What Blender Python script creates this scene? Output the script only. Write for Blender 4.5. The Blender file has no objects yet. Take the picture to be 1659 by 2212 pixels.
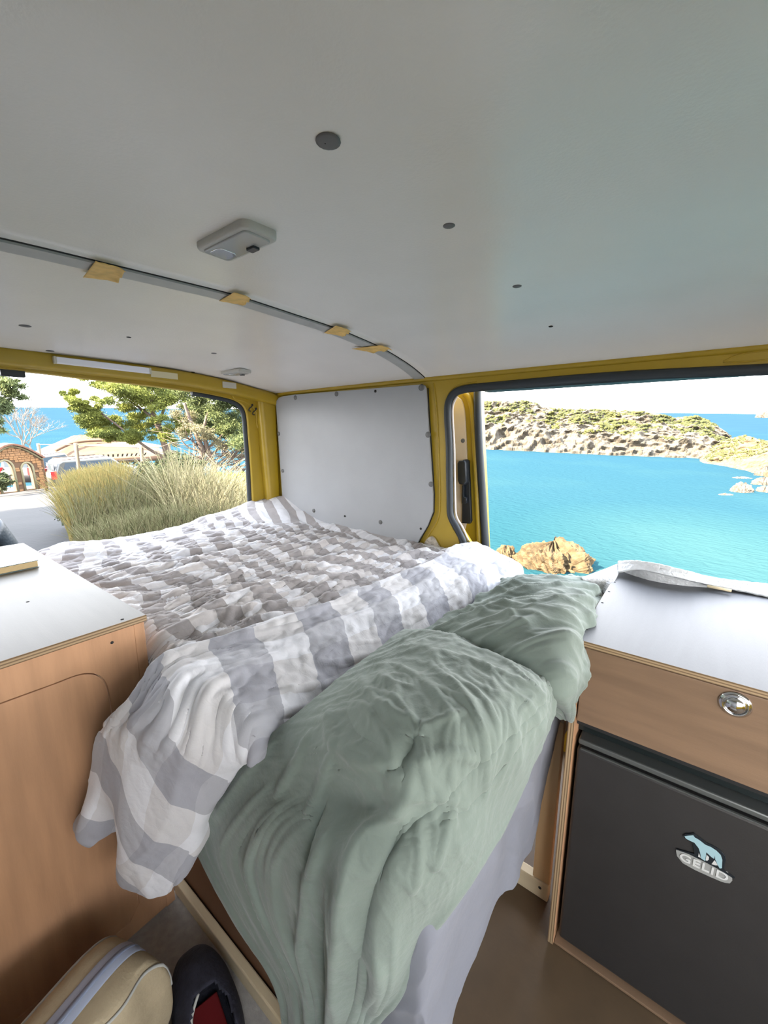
import bpy, bmesh, math, random
import numpy as np
from mathutils import Vector, Matrix
R_ = math.radians
SC = bpy.context.scene
COL = SC.collection

# ------------------------------------------------------------------ camera
F, CX, CY = 886.3, 829.5, 1106.0            # focal length in pixels of the 1659 x 2212 frame
CAMZ = 1.14                                  # eye height above the van floor
CAM_ROT = Matrix.Rotation(R_(37.336), 3, 'Z') @ Matrix.Rotation(R_(90 - 10.625), 3, 'X') @ Matrix.Rotation(R_(0.117), 3, 'Z')
cd = bpy.data.cameras.new('camera'); cam = bpy.data.objects.new('camera', cd); COL.objects.link(cam)
cam.matrix_world = Matrix.Translation((0, 0, CAMZ)) @ CAM_ROT.to_4x4()
cd.sensor_fit = 'VERTICAL'; cd.sensor_height = 24.0; cd.lens = 24.0 * F / 2212.0
cd.clip_start = 0.02; cd.clip_end = 20000
SC.camera = cam

# outdoors: the van is parked on a slope, so true "up" leans a little in the van's own axes
UP = Vector((0.0417, -0.0436, 1)).normalized()
TILT = Vector((0, 0, 1)).rotation_difference(UP).to_matrix()
T4 = Matrix.Translation((0, 0, CAMZ)) @ TILT.to_4x4()      # outdoor frame: origin at eye height, z = gravity

# ------------------------------------------------------------------ sky, sun, exposure
world = bpy.data.worlds.new('sky'); SC.world = world; world.use_nodes = True
wn, wl = world.node_tree.nodes, world.node_tree.links
wn.clear()
wo = wn.new('ShaderNodeOutputWorld'); wb = wn.new('ShaderNodeBackground')
tc = wn.new('ShaderNodeTexCoord'); sx = wn.new('ShaderNodeSeparateXYZ'); cr = wn.new('ShaderNodeValToRGB')
wl.new(tc.outputs['Generated'], sx.inputs[0]); wl.new(sx.outputs['Z'], cr.inputs[0])
cr.color_ramp.elements[0].position = 0.0; cr.color_ramp.elements[0].color = (1.0, 0.98, 0.95, 1)
cr.color_ramp.elements[1].position = 0.9; cr.color_ramp.elements[1].color = (0.66, 0.77, 0.95, 1)
e = cr.color_ramp.elements.new(0.25); e.color = (0.93, 0.95, 0.99, 1)
wl.new(cr.outputs[0], wb.inputs[0]); wb.inputs[1].default_value = 3.3
wl.new(wb.outputs[0], wo.inputs[0])
sd = bpy.data.lights.new('sun', 'SUN'); sun = bpy.data.objects.new('sun', sd); COL.objects.link(sun)
sd.energy = 18.0; sd.angle = R_(1.0); sd.color = (1.0, 0.86, 0.66)
sun.rotation_euler = (Vector((-0.40, -1.0, 0.72))).to_track_quat('Z', 'Y').to_euler()
SC.view_settings.view_transform = 'Standard'; SC.view_settings.look = 'None'
SC.view_settings.gamma = 1.0; SC.view_settings.use_curve_mapping = False
SC.view_settings.exposure = 1.85

# ------------------------------------------------------------------ pixel -> point helpers
def ray(px, py):
    return CAM_ROT @ Vector((px - CX, -(py - CY), -F))
def P(px, py, ax, val):
    """point of the van on the axis plane ax = val that is seen at a pixel"""
    d = ray(px, py); i = 'xyz'.index(ax); c = (0, 0, CAMZ)
    return Vector(c) + d * ((val - c[i]) / d[i])
def PP(px, py, a, n):
    d = ray(px, py); c = Vector((0, 0, CAMZ)); n = Vector(n)
    return c + d * ((Vector(a) - c).dot(n) / d.dot(n))
TI = TILT.transposed()
def graz(px, py):
    return (TI @ ray(px, py))
def G(px, py, z=None, dist=None):
    """outdoor point: on level z, or at horizontal distance dist"""
    d = graz(px, py)
    t = z / d.z if dist is None else dist / math.hypot(d.x, d.y)
    return d * t
def Gz(px, py, y):
    pass

# ------------------------------------------------------------------ noise (numpy)
_rs = np.random.RandomState(7)
_perm = _rs.permutation(256); _perm = np.concatenate([_perm, _perm, _perm])
_ang = _rs.rand(256) * 2 * np.pi; _gx, _gy = np.cos(_ang), np.sin(_ang)
def noise(x, y, s=0):
    x = np.asarray(x, float) + s * 17.31; y = np.asarray(y, float) + s * 9.73
    xi = np.floor(x).astype(int); yi = np.floor(y).astype(int); xf = x - xi; yf = y - yi
    u = xf ** 3 * (xf * (xf * 6 - 15) + 10); v = yf ** 3 * (yf * (yf * 6 - 15) + 10)
    def g(ix, iy, dx, dy):
        h = _perm[_perm[ix & 255] + (iy & 255)]; return _gx[h] * dx + _gy[h] * dy
    a = g(xi, yi, xf, yf); b = g(xi + 1, yi, xf - 1, yf); c = g(xi, yi + 1, xf, yf - 1); d = g(xi + 1, yi + 1, xf - 1, yf - 1)
    return (a + (b - a) * u + ((c + (d - c) * u) - (a + (b - a) * u)) * v) * 1.5
def ridge(x, y, s=0, p=3):
    return np.clip(1 - np.abs(noise(x, y, s)) * 1.6, 0, 1) ** p
def fbm(x, y, s=0, o=4):
    r = 0; a = 1
    for k in range(o):
        r = r + a * noise(x * 2 ** k, y * 2 ** k, s + k); a *= .5
    return r

# ------------------------------------------------------------------ materials
MATS = {}
def mat(name, col, rough=.6, metal=0., var=0., scale=20., bump=0., bscale=60., spec=.5, col2=None, stretch=(1, 1, 1), coat=0., trans=0., sheen=0.):
    m = bpy.data.materials.new(name); m.use_nodes = True; N, L = m.node_tree.nodes, m.node_tree.links
    b = N['Principled BSDF']; b.inputs['Roughness'].default_value = rough; b.inputs['Metallic'].default_value = metal
    b.inputs['Specular IOR Level'].default_value = spec; b.inputs['Base Color'].default_value = (*col, 1)
    b.inputs['Coat Weight'].default_value = coat; b.inputs['Coat Roughness'].default_value = .25
    b.inputs['Transmission Weight'].default_value = trans
    if sheen: b.inputs['Sheen Weight'].default_value = sheen
    t = N.new('ShaderNodeTexCoord'); mp = N.new('ShaderNodeMapping'); mp.inputs['Scale'].default_value = stretch
    L.new(t.outputs['Object'], mp.inputs[0])
    if var or col2:
        n = N.new('ShaderNodeTexNoise'); n.inputs['Scale'].default_value = scale; n.inputs['Detail'].default_value = 6
        L.new(mp.outputs[0], n.inputs['Vector'])
        r = N.new('ShaderNodeValToRGB'); L.new(n.outputs['Fac'], r.inputs[0])
        c2 = col2 or tuple(max(0, c * (1 - var)) for c in col); c1 = col if col2 else tuple(min(1, c * (1 + var)) for c in col)
        r.color_ramp.elements[0].position = .35; r.color_ramp.elements[1].position = .65
        r.color_ramp.elements[0].color = (*c2, 1); r.color_ramp.elements[1].color = (*c1, 1)
        L.new(r.outputs[0], b.inputs['Base Color'])
    if bump:
        n2 = N.new('ShaderNodeTexNoise'); n2.inputs['Scale'].default_value = bscale; n2.inputs['Detail'].default_value = 5
        L.new(mp.outputs[0], n2.inputs['Vector']); bp = N.new('ShaderNodeBump'); bp.inputs['Strength'].default_value = bump
        bp.inputs['Distance'].default_value = .01; L.new(n2.outputs['Fac'], bp.inputs['Height']); L.new(bp.outputs[0], b.inputs['Normal'])
    MATS[name] = m
    return m
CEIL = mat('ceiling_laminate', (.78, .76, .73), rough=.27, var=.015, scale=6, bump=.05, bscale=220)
STRIPM = mat('grey_strip', (.40, .41, .40), rough=.5, var=.05)
TAPE = mat('masking_tape', (.72, .47, .14), rough=.6, var=.12, scale=60)
YEL = mat('yellow_paint', (.36, .240, .013), rough=.42, var=.05, scale=9, coat=.1, bump=.03, bscale=30)
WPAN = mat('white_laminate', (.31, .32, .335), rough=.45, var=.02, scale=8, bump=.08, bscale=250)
CREAM = mat('cream_panel', (.62, .52, .40), rough=.6, var=.04)
RUB = mat('black_rubber', (.018, .024, .030), rough=.55)
BLK = mat('black_plastic', (.012, .016, .022), rough=.4)
DRK = mat('void_shade', (.01, .01, .01), rough=.9)
PIPE = mat('white_piping', (.62, .55, .50), rough=.6)
LAMPM = mat('lamp_housing', (.47, .47, .44), rough=.45)
LENS = mat('lamp_lens', (.58, .60, .60), rough=.12, trans=.35)
CHR = mat('chrome', (.75, .76, .78), rough=.08, metal=1.)
SCREW = mat('grey_button', (.12, .12, .12), rough=.5)
HOLE = mat('screw_hole', (.02, .02, .02), rough=.9)
LED = mat('light_bar_plastic', (.80, .80, .86), rough=.5)
STK = mat('pale_sticker', (.62, .56, .36), rough=.6)
STK2 = mat('grey_box_plastic', (.50, .48, .40), rough=.5)
WOODT = mat('birch_top', (.125, .118, .098), rough=.42, spec=.22, var=.05, scale=5, stretch=(1, 9, 1), bump=.04, bscale=90)
WOODT2 = mat('birch_top_sky_tint', (.105, .108, .118), rough=.42, spec=.22, var=.05, scale=5, stretch=(9, 1, 1), bump=.04, bscale=90)  # bluer copy of the birch top, sky reflection put into the colour
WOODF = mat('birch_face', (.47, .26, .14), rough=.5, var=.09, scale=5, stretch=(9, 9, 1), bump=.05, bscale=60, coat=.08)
WOODR = mat('birch_face_shaded', (.195, .12, .07), rough=.5, var=.10, scale=5, stretch=(1.2, 1, 9), bump=.05, bscale=60, coat=.08)  # darker copy of the birch face, dimness of the right side painted in
PINE = mat('pine_beam', (.62, .51, .33), rough=.55, var=.08, scale=4, stretch=(1, 9, 9))
PINE2 = mat('pine_post', (.56, .38, .20), rough=.55, var=.1, scale=4, stretch=(9, 9, 1))
BROWN = mat('brown_panel', (.13, .062, .030), rough=.6, var=.12, scale=6)
FLOORM = mat('brown_floor', (.085, .053, .026), rough=.65, var=.10, scale=14, bump=.05)
MATG = mat('grey_mat', (.34, .32, .30), rough=.9, var=.10, scale=60, bump=.2, bscale=200)
FRD = mat('fridge_door', (.032, .030, .029), rough=.42, metal=.25, var=.04, bump=.05, bscale=300)
FRB = mat('fridge_black', (.010, .014, .014), rough=.25)
FRG = mat('fridge_rim', (.10, .105, .10), rough=.3, metal=.4)
FOIL = mat('thermal_fleece', (.60, .61, .62), rough=.55, var=.06, scale=90, bump=.5, bscale=140)
FOILD = mat('thermal_underside', (.07, .075, .08), rough=.6)
def ply_edge(ax_):
    m = mat('plywood_edge_' + ax_.lower(), (.3, .2, .1), rough=.6); N, L = m.node_tree.nodes, m.node_tree.links; b = N['Principled BSDF']
    t = N.new('ShaderNodeTexCoord'); s = N.new('ShaderNodeSeparateXYZ'); L.new(t.outputs['Generated'], s.inputs[0])
    mu = N.new('ShaderNodeMath'); mu.operation = 'MULTIPLY'; mu.inputs[1].default_value = 2.5; fr = N.new('ShaderNodeMath'); fr.operation = 'FRACT'
    L.new(s.outputs[ax_], mu.inputs[0]); L.new(mu.outputs[0], fr.inputs[0]); r = N.new('ShaderNodeValToRGB'); r.color_ramp.interpolation = 'CONSTANT'
    r.color_ramp.elements[0].color = (.16, .10, .05, 1); r.color_ramp.elements[1].position = .42; r.color_ramp.elements[1].color = (.36, .25, .14, 1)
    L.new(fr.outputs[0], r.inputs[0]); L.new(r.outputs[0], b.inputs['Base Color'])
    return m
PLY = ply_edge('Z')
PLYV = ply_edge('X')
def fabric(name, cols, cell, bump=.14, rowf=.8):
    """woven gingham: UV is in metres, the 'cross' attribute fades the crosswise bands out on the striped side"""
    m = bpy.data.materials.new(name); m.use_nodes = True; N, L = m.node_tree.nodes, m.node_tree.links; b = N['Principled BSDF']
    b.inputs['Roughness'].default_value = .85; b.inputs['Sheen Weight'].default_value = .15; b.inputs['Specular IOR Level'].default_value = .15
    uv = N.new('ShaderNodeUVMap'); uv.uv_map = 'cloth'; s = N.new('ShaderNodeSeparateXYZ'); L.new(uv.outputs[0], s.inputs[0])
    def math_(op, a, bb):
        n = N.new('ShaderNodeMath'); n.operation = op
        for i, q in enumerate((a, bb)):
            if isinstance(q, (int, float)): n.inputs[i].default_value = q
            elif q is not None: L.new(q, n.inputs[i])
        return n.outputs[0]
    def band(o, c, off):
        return math_('GREATER_THAN', math_('FRACT', math_('ADD', math_('MULTIPLY', o, 1 / c), off), None), .5)
    a = band(s.outputs['X'], cell, .0); c = band(s.outputs['Y'], cell * rowf, .2)
    at = N.new('ShaderNodeAttribute'); at.attribute_name = 'cross'
    c = math_('MULTIPLY', c, at.outputs['Fac'])
    f = math_('ADD', math_('MULTIPLY', a, .62), math_('MULTIPLY', c, .38))
    r = N.new('ShaderNodeValToRGB'); L.new(f, r.inputs[0]); E_ = r.color_ramp.elements; r.color_ramp.interpolation = 'CONSTANT'
    E_[0].position = 0; E_[0].color = (*cols[0], 1); E_[1].position = .3; E_[1].color = (*cols[1], 1)
    e1 = E_.new(.5); e1.color = (*cols[2], 1); e2 = E_.new(.9); e2.color = (*cols[3], 1)
    L.new(r.outputs[0], b.inputs['Base Color'])
    n2 = N.new('ShaderNodeTexNoise'); n2.inputs['Scale'].default_value = 55; n2.inputs['Detail'].default_value = 6; n2.inputs['Distortion'].default_value = .6
    t = N.new('ShaderNodeTexCoord'); L.new(t.outputs['Object'], n2.inputs['Vector'])
    bp = N.new('ShaderNodeBump'); bp.inputs['Strength'].default_value = bump; bp.inputs['Distance'].default_value = .012
    L.new(n2.outputs['Fac'], bp.inputs['Height']); L.new(bp.outputs[0], b.inputs['Normal'])
    return m
DUV = fabric('duvet_gingham', [(.66, .65, .665), (.57, .535, .52), (.35, .32, .31), (.33, .305, .30)], .115, rowf=.5)
DUV2 = fabric('duvet_lining', [(.68, .68, .71), (.60, .585, .59), (.42, .42, .45), (.36, .36, .395)], .19)
SAGE = mat('sage_cotton', (.176, .212, .184), rough=.85, var=.05, scale=9, bump=.25, bscale=45, sheen=.2, spec=.15)
SHEET = mat('grey_sheet', (.185, .19, .22), rough=.85, var=.03, scale=10, bump=.15, bscale=30, sheen=.1, spec=.15)
FLEECE = mat('insulation_fleece', (.45, .40, .33), rough=.95, var=.25, scale=70, bump=.8, bscale=90)
BAGM = mat('beige_canvas', (.42, .34, .22), rough=.8, var=.06, scale=30, bump=.15, bscale=200)
ZIP = mat('pale_blue_zip', (.42, .47, .60), rough=.6)
ZIP2 = mat('zip_teeth', (.22, .25, .34), rough=.5)
NAVY = mat('navy_felt', (.022, .022, .035), rough=.9, var=.2, scale=60, bump=.3, bscale=150)
NAVY2 = mat('blue_felt', (.045, .058, .085), rough=.9, var=.2, scale=60, bump=.3, bscale=150)
REDL = mat('red_lining', (.22, .01, .012), rough=.8)
PALE = mat('pale_trim', (.45, .45, .42), rough=.7)
COVER = mat('book_cover', (.13, .19, .20), rough=.3, var=.0, scale=9, col2=(.24, .27, .25), coat=.15)
PAGES = mat('book_pages', (.62, .46, .24), rough=.8, var=.06, scale=120, stretch=(1, 1, 9))
JACK = mat('dark_puffer', (.012, .018, .024), rough=.45, var=.15, scale=20, bump=.2)
SKIN = mat('skin', (.5, .3, .2), rough=.5)
HAIR = mat('hair', (.05, .03, .02), rough=.7)
BADGE = mat('badge_plate', (.25, .25, .235), rough=.4)
BADGEL = mat('badge_letters', (.50, .50, .48), rough=.4)
BADGEB = mat('badge_blue', (.28, .42, .45), rough=.4)
BADGEK = mat('badge_black', (.006, .01, .014), rough=.4)

# ------------------------------------------------------------------ object helpers
OUT = []
def empty(name, loc=(0, 0, 0), label=None, cat=None, group=None, rz=0., outdoor=False):
    o = bpy.data.objects.new(name, None); COL.objects.link(o); o.location = loc; o.rotation_euler = (0, 0, rz); o.empty_display_size = .05
    return tag(o, label, cat, group, outdoor=outdoor)
def tag(o, label=None, cat=None, group=None, kind=None, outdoor=False):
    if label: o['label'] = label
    if cat: o['category'] = cat
    if group: o['group'] = group
    if kind: o['kind'] = kind
    if outdoor: OUT.append(o)
    return o
def world_of(o):
    M = o.matrix_basis.copy()
    while o.parent: o = o.parent; M = o.matrix_basis @ M
    return M
def link(name, me, m, parent=None, local=False, smooth=False):
    """geometry is given in van (or outdoor) coordinates and moved into the parent's frame unless local"""
    if not isinstance(me, bpy.types.Mesh):
        bm = me; me = bpy.data.meshes.new(name); bm.to_mesh(me); bm.free()
    for q in (m if isinstance(m, (list, tuple)) else [m]): me.materials.append(q)
    o = bpy.data.objects.new(name, me); COL.objects.link(o)
    if parent:
        o.parent = parent
        if not local: me.transform(world_of(parent).inverted())
    if smooth:
        me.polygons.foreach_set('use_smooth', [True] * len(me.polygons))
    return o
def recenter(o):
    """put the origin of a single-mesh thing at the middle of its base"""
    me = o.data; n = len(me.vertices); c = np.empty(n * 3); me.vertices.foreach_get('co', c); c = c.reshape(-1, 3)
    p = Vector(((c[:, 0].min() + c[:, 0].max()) / 2, (c[:, 1].min() + c[:, 1].max()) / 2, c[:, 2].min()))
    me.transform(Matrix.Translation(-p)); o.location = p
    return o
def box(bm, x0, x1, y0, y1, z0, z1, bev=0., seg=2, mi=0, top_mi=None):
    r = bmesh.ops.create_cube(bm, size=1.0); vs = r['verts']
    for v in vs:
        v.co = Vector((x0 + (x1 - x0) * (v.co.x + .5), y0 + (y1 - y0) * (v.co.y + .5), z0 + (z1 - z0) * (v.co.z + .5)))
    fs = list({f for v in vs for f in v.link_faces})
    for f in fs:
        f.material_index = mi
        if top_mi is not None and abs(f.calc_center_median().z - max(z0, z1)) < 1e-6: f.material_index = top_mi
    if bev:
        es = list({e for v in vs for e in v.link_edges})
        bmesh.ops.bevel(bm, geom=es, offset=bev, segments=seg, profile=.5, affect='EDGES')
    return bm
def cbox(x0, x1, y0, y1, z0, z1, bev=.002, seg=2, **k):
    return box(bmesh.new(), x0, x1, y0, y1, z0, z1, bev, seg, **k)
def grid_mesh(name, V, uv=None, attr=None, closed_u=False):
    """V: array rows x cols x 3"""
    nr, nc = V.shape[:2]; me = bpy.data.meshes.new(name)
    idx = np.arange(nr * nc).reshape(nr, nc)
    a = idx[:-1, :-1].ravel(); b = idx[:-1, 1:].ravel(); c = idx[1:, 1:].ravel(); d = idx[1:, :-1].ravel()
    faces = np.stack([a, b, c, d], 1)
    if closed_u:
        faces = np.concatenate([faces, np.stack([idx[:-1, -1], idx[:-1, 0], idx[1:, 0], idx[1:, -1]], 1)])
    nf = len(faces)
    me.vertices.add(nr * nc); me.vertices.foreach_set('co', V.reshape(-1).astype(np.float32))
    me.loops.add(nf * 4); me.loops.foreach_set('vertex_index', faces.reshape(-1).astype(np.int32))
    me.polygons.add(nf); me.polygons.foreach_set('loop_start', np.arange(nf, dtype=np.int32) * 4)
    me.update(calc_edges=True)
    me.polygons.foreach_set('use_smooth', np.ones(nf, bool))
    if uv is not None:
        l = me.uv_layers.new(name='cloth'); l.data.foreach_set('uv', uv.reshape(-1, 2)[faces.reshape(-1)].reshape(-1).astype(np.float32))
    if attr is not None:
        a_ = me.attributes.new('cross', 'FLOAT', 'POINT'); a_.data.foreach_set('value', attr.reshape(-1).astype(np.float32))
    me.validate(); return me
def raw_mesh(name, V, Fc, k=3):
    me = bpy.data.meshes.new(name); V = np.asarray(V, np.float32); Fc = np.asarray(Fc, np.int32); nf = len(Fc)
    me.vertices.add(len(V)); me.vertices.foreach_set('co', V.reshape(-1)); me.loops.add(nf * k); me.loops.foreach_set('vertex_index', Fc.reshape(-1))
    me.polygons.add(nf); me.polygons.foreach_set('loop_start', np.arange(nf, dtype=np.int32) * k); me.update(calc_edges=True); return me
def catmull(C, n, axis):
    """resample array of control points along an axis to n samples"""
    C = np.moveaxis(np.asarray(C, float), axis, 0); m = len(C)
    t = np.linspace(0, m - 1, n); i = np.minimum(t.astype(int), m - 2); f = (t - i)[(...,) + (None,) * (C.ndim - 1)]
    g = lambda k: C[np.clip(k, 0, m - 1)]
    p0 = g(i - 1); p1 = g(i); p2 = g(i + 1); p3 = g(i + 2)
    p0 = np.where((i == 0)[(...,) + (None,) * (C.ndim - 1)], 2 * p1 - p2, p0); p3 = np.where((i + 2 > m - 1)[(...,) + (None,) * (C.ndim - 1)], 2 * p2 - p1, p3)
    r = .5 * (2 * p1 + (p2 - p0) * f + (2 * p0 - 5 * p1 + 4 * p2 - p3) * f ** 2 + (3 * p1 - p0 - 3 * p2 + p3) * f ** 3)
    return np.moveaxis(r, 0, axis)
def surf(C, nr, nc): return catmull(catmull(C, nr, 0), nc, 1)
def normals(V):
    du = np.gradient(V, axis=1); dv = np.gradient(V, axis=0); n = np.cross(du, dv); n /= np.linalg.norm(n, axis=2, keepdims=True) + 1e-12
    return n if (n * (np.array([0, 0, CAMZ + .3]) - V)).sum(2).mean() > 0 else -n      # always the upper / outer side
def arclen(V):
    """metric uv of a surface grid"""
    u = np.concatenate([np.zeros((V.shape[0], 1)), np.cumsum(np.linalg.norm(np.diff(V, axis=1), axis=2), 1)], 1)
    v = np.concatenate([np.zeros((1, V.shape[1])), np.cumsum(np.linalg.norm(np.diff(V, axis=0), axis=2), 0)], 0)
    return np.stack([u, v], 2)
def spline(pts, n=8, closed=False):
    pts = [Vector(p) for p in pts]; out = []; m = len(pts); rng = m if closed else m - 1
    for i in range(rng):
        g = (lambda k: pts[k % m]) if closed else (lambda k: pts[max(0, min(m - 1, k))])
        p0, p1, p2, p3 = g(i - 1), g(i), g(i + 1), g(i + 2)
        for j in range(n):
            f = j / n; out.append(.5 * (2 * p1 + (p2 - p0) * f + (2 * p0 - 5 * p1 + 4 * p2 - p3) * f * f + (3 * p1 - p0 - 3 * p2 + p3) * f ** 3))
    if not closed: out.append(pts[-1])
    return out
def tube(bm, pts, r, seg=8, mi=0, cap=True):
    pts = [Vector(p) for p in pts]; rings = []; n = len(pts); prev = None
    for i, p in enumerate(pts):
        t = (pts[min(i + 1, n - 1)] - pts[max(i - 1, 0)]).normalized()
        if prev is None: a = t.orthogonal().normalized()
        else: a = (prev - t * prev.dot(t)); a = a.normalized() if a.length > 1e-6 else t.orthogonal().normalized()
        prev = a; b = t.cross(a); rr = r[i] if isinstance(r, (list, tuple)) else r
        rings.append([bm.verts.new(p + (a * math.cos(k * 2 * math.pi / seg) + b * math.sin(k * 2 * math.pi / seg)) * rr) for k in range(seg)])
    for i in range(n - 1):
        for k in range(seg):
            f = bm.faces.new((rings[i][k], rings[i][(k + 1) % seg], rings[i + 1][(k + 1) % seg], rings[i + 1][k])); f.smooth = True; f.material_index = mi
    if cap:
        bm.faces.new(rings[0][::-1]).material_index = mi; bm.faces.new(rings[-1]).material_index = mi
    return bm
def plate(name, outlines, plane, val, thick, m, parent=None, bev=0.):
    """flat plate with holes: outlines are lists of (a, b); plane 'xz' (at y=val, growing to +y) or 'yz' (at x=val) or 'xy'"""
    cu = bpy.data.curves.new(name, 'CURVE'); cu.dimensions = '2D'; cu.fill_mode = 'BOTH'; cu.extrude = thick / 2 - bev; cu.bevel_depth = bev; cu.bevel_resolution = 2; cu.offset = -bev
    for ol in outlines:
        s = cu.splines.new('POLY'); s.points.add(len(ol) - 1); s.use_cyclic_u = True
        for i, q in enumerate(ol): s.points[i].co = (q[0], q[1], 0, 1)
    t = bpy.data.objects.new('t', cu); COL.objects.link(t); bpy.context.view_layer.update()
    me = bpy.data.meshes.new_from_object(t.evaluated_get(bpy.context.evaluated_depsgraph_get())); bpy.data.objects.remove(t); me.materials.clear()
    if plane == 'xz': M = Matrix(((1, 0, 0, 0), (0, 0, 1, val + thick / 2), (0, 1, 0, 0), (0, 0, 0, 1)))
    elif plane == 'yz': M = Matrix(((0, 0, 1, val + thick / 2), (1, 0, 0, 0), (0, 1, 0, 0), (0, 0, 0, 1)))
    else: M = Matrix.Translation((0, 0, val + thick / 2))
    me.transform(M)
    bm = bmesh.new(); bm.from_mesh(me); bmesh.ops.remove_doubles(bm, verts=bm.verts, dist=1e-5); bmesh.ops.recalc_face_normals(bm, faces=bm.faces)
    return link(name, bm, m, parent)
def disc(bm, c, n, r, h, seg=16, mi=0, dome=.5):
    """button: a low domed disc at c, facing n"""
    n = Vector(n).normalized(); a = n.orthogonal().normalized(); b = n.cross(a); c = Vector(c); R = []
    for rr, hh in ((1, 0), (1, h * .5), (.8, h), (.0, h * (1 + dome))):
        if rr == 0: R.append([bm.verts.new(c + n * hh)])
        else: R.append([bm.verts.new(c + (a * math.cos(k * 2 * math.pi / seg) + b * math.sin(k * 2 * math.pi / seg)) * r * rr + n * hh) for k in range(seg)])
    for i in range(2):
        for k in range(seg): f = bm.faces.new((R[i][k], R[i][(k + 1) % seg], R[i + 1][(k + 1) % seg], R[i + 1][k])); f.smooth = True; f.material_index = mi
    for k in range(seg): f = bm.faces.new((R[2][k], R[2][(k + 1) % seg], R[3][0])); f.smooth = True; f.material_index = mi
    bm.faces.new(R[0][::-1])
    return bm
def rrect(a0, a1, b0, b1, r, n=6):
    o = []
    for (cx, cy, s) in ((a1 - r, b1 - r, 0), (a0 + r, b1 - r, 90), (a0 + r, b0 + r, 180), (a1 - r, b0 + r, 270)):
        for k in range(n + 1): t = R_(s + 90 * k / n); o.append((cx + r * math.cos(t), cy + r * math.sin(t)))
    return o

# ================================================================== THE VAN: setting
YW = 1.45                                       # inner face of the side wall with the sliding door
YL, XR, XF = -0.30, -1.88, 1.75                 # left wall, rear frame, front
CAMB = np.array([[-.30, 1.355], [0, 1.42], [.2, 1.44], [.6, 1.46], [.95, 1.452], [1.155, 1.434], [1.3, 1.407], [1.384, 1.386], [1.47, 1.355]])
def ceil_z(x, y):
    z = np.interp(y, CAMB[:, 0], CAMB[:, 1])
    k = np.clip((-x - 1.0) / .86, 0, 1) ** 1.6
    zr = np.interp(y, [-.3, 0, .9, 1.158, 1.3, 1.47], [1.35, 1.405, 1.414, 1.395, 1.374, 1.352])
    z = z * (1 - k) + zr * k
    kf = np.clip((x - .3) / 1.4, 0, 1) ** 2
    return z - .06 * kf
def smooth_camb(n=60):
    y = np.linspace(-.30, 1.47, n); return y
def ceil_panel(name, x0, x1, nx=60, ny=90, th=.006, parent=None):
    X, Y = np.meshgrid(np.linspace(x0, x1, nx), np.linspace(-.30, 1.465, ny), indexing='ij')
    Z = ceil_z(X, Y)
    for _ in range(6): Z[:, 1:-1] = (Z[:, :-2] + 2 * Z[:, 1:-1] + Z[:, 2:]) / 4
    lo = np.stack([X, Y, Z], 2); hi = lo + np.array([0, 0, th])
    V = np.concatenate([lo.reshape(-1, 3), hi.reshape(-1, 3)]); N_ = nx * ny; idx = np.arange(N_).reshape(nx, ny)
    a, b, c, d = idx[:-1, :-1].ravel(), idx[:-1, 1:].ravel(), idx[1:, 1:].ravel(), idx[1:, :-1].ravel()
    f = np.concatenate([np.stack([a, b, c, d], 1), np.stack([d, c, b, a], 1) + N_])
    rim = np.concatenate([idx[0, :], idx[1:, -1], idx[-1, ::-1][1:], idx[::-1, 0][1:]])
    r = np.stack([rim[:-1], rim[1:], rim[1:] + N_, rim[:-1] + N_], 1); f = np.concatenate([f, r])
    me = raw_mesh(name, V, f, 4); o = link(name, me, CEIL, parent); me.polygons.foreach_set('use_smooth', [True] * len(me.polygons))
    return o
def on_ceiling(px, py):
    d = ray(px, py); z = 1.42
    for _ in range(25):
        p = Vector((0, 0, CAMZ)) + d * ((z - CAMZ) / d.z); z = float(ceil_z(p.x, p.y))
    return p
STRX = -0.905
ceiling = empty('ceiling', (0, .6, 1.45)); ceiling['kind'] = 'structure'
ceil_panel('ceiling_panel', STRX + .004, XF - .02, parent=ceiling)
ceil_panel('ceiling_panel', XR + .03, STRX - .012, parent=ceiling)
# roof skin above the panels
bm = bmesh.new(); box(bm, XR - .04, XF + .05, -.36, 1.52, 1.475, 1.50, .01); link('roof_skin', bm, YEL, ceiling)
# joining strip across the roof, its lower lip slightly proud
def cross_strip(x0, x1, dz, name, m):
    Y = np.linspace(-.28, 1.462, 90); S = []
    Zc = ceil_z(np.full_like(Y, STRX), Y)
    for _ in range(6): Zc[1:-1] = (Zc[:-2] + 2 * Zc[1:-1] + Zc[2:]) / 4
    prof = [(x0, .002), (x0, -dz), (x1, -dz), (x1, .002)]
    V = np.array([[(px, y, z + pz) for px, pz in prof] for y, z in zip(Y, Zc)])
    me = grid_mesh(name, V, closed_u=True); me.polygons.foreach_set('use_smooth', [False] * len(me.polygons)); return link(name, me, m, ceiling)
cross_strip(-.948, -.902, .005, 'joining_strip', STRIPM)
cross_strip(-.9015, -.897, .0012, 'strip_gap', HOLE)
# buttons and bare screw holes
for px, py, r in ((703, 304, .0085), (970, 487, .0095), (1117, 618, .0095), (1190, 705, .006), (1075, 798, .011), (1238, 780, .012), (1397, 769, .008),
                  (54, 704, .014), (278, 728, .007), (462, 763, .010), (586, 802, .006), (683, 837, .012), (795, 826, .012), (417, 804, .008), (108, 758, .012), (628, 846, .008)):
    p = on_ceiling(px, py); bm = bmesh.new(); disc(bm, p + Vector((0, 0, .0005)), (0, 0, -1), r, .0022)
    link('screw_cap' if r > .0085 else 'screw', bm, SCREW if r > .0085 else HOLE, ceiling)
p = on_ceiling(703, 302); bm = bmesh.new(); disc(bm, p + Vector((.002, .002, -.001)), (0, 0, -1), .0135, .0012); o = link('plug_ring', bm, SCREW, ceiling)

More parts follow.
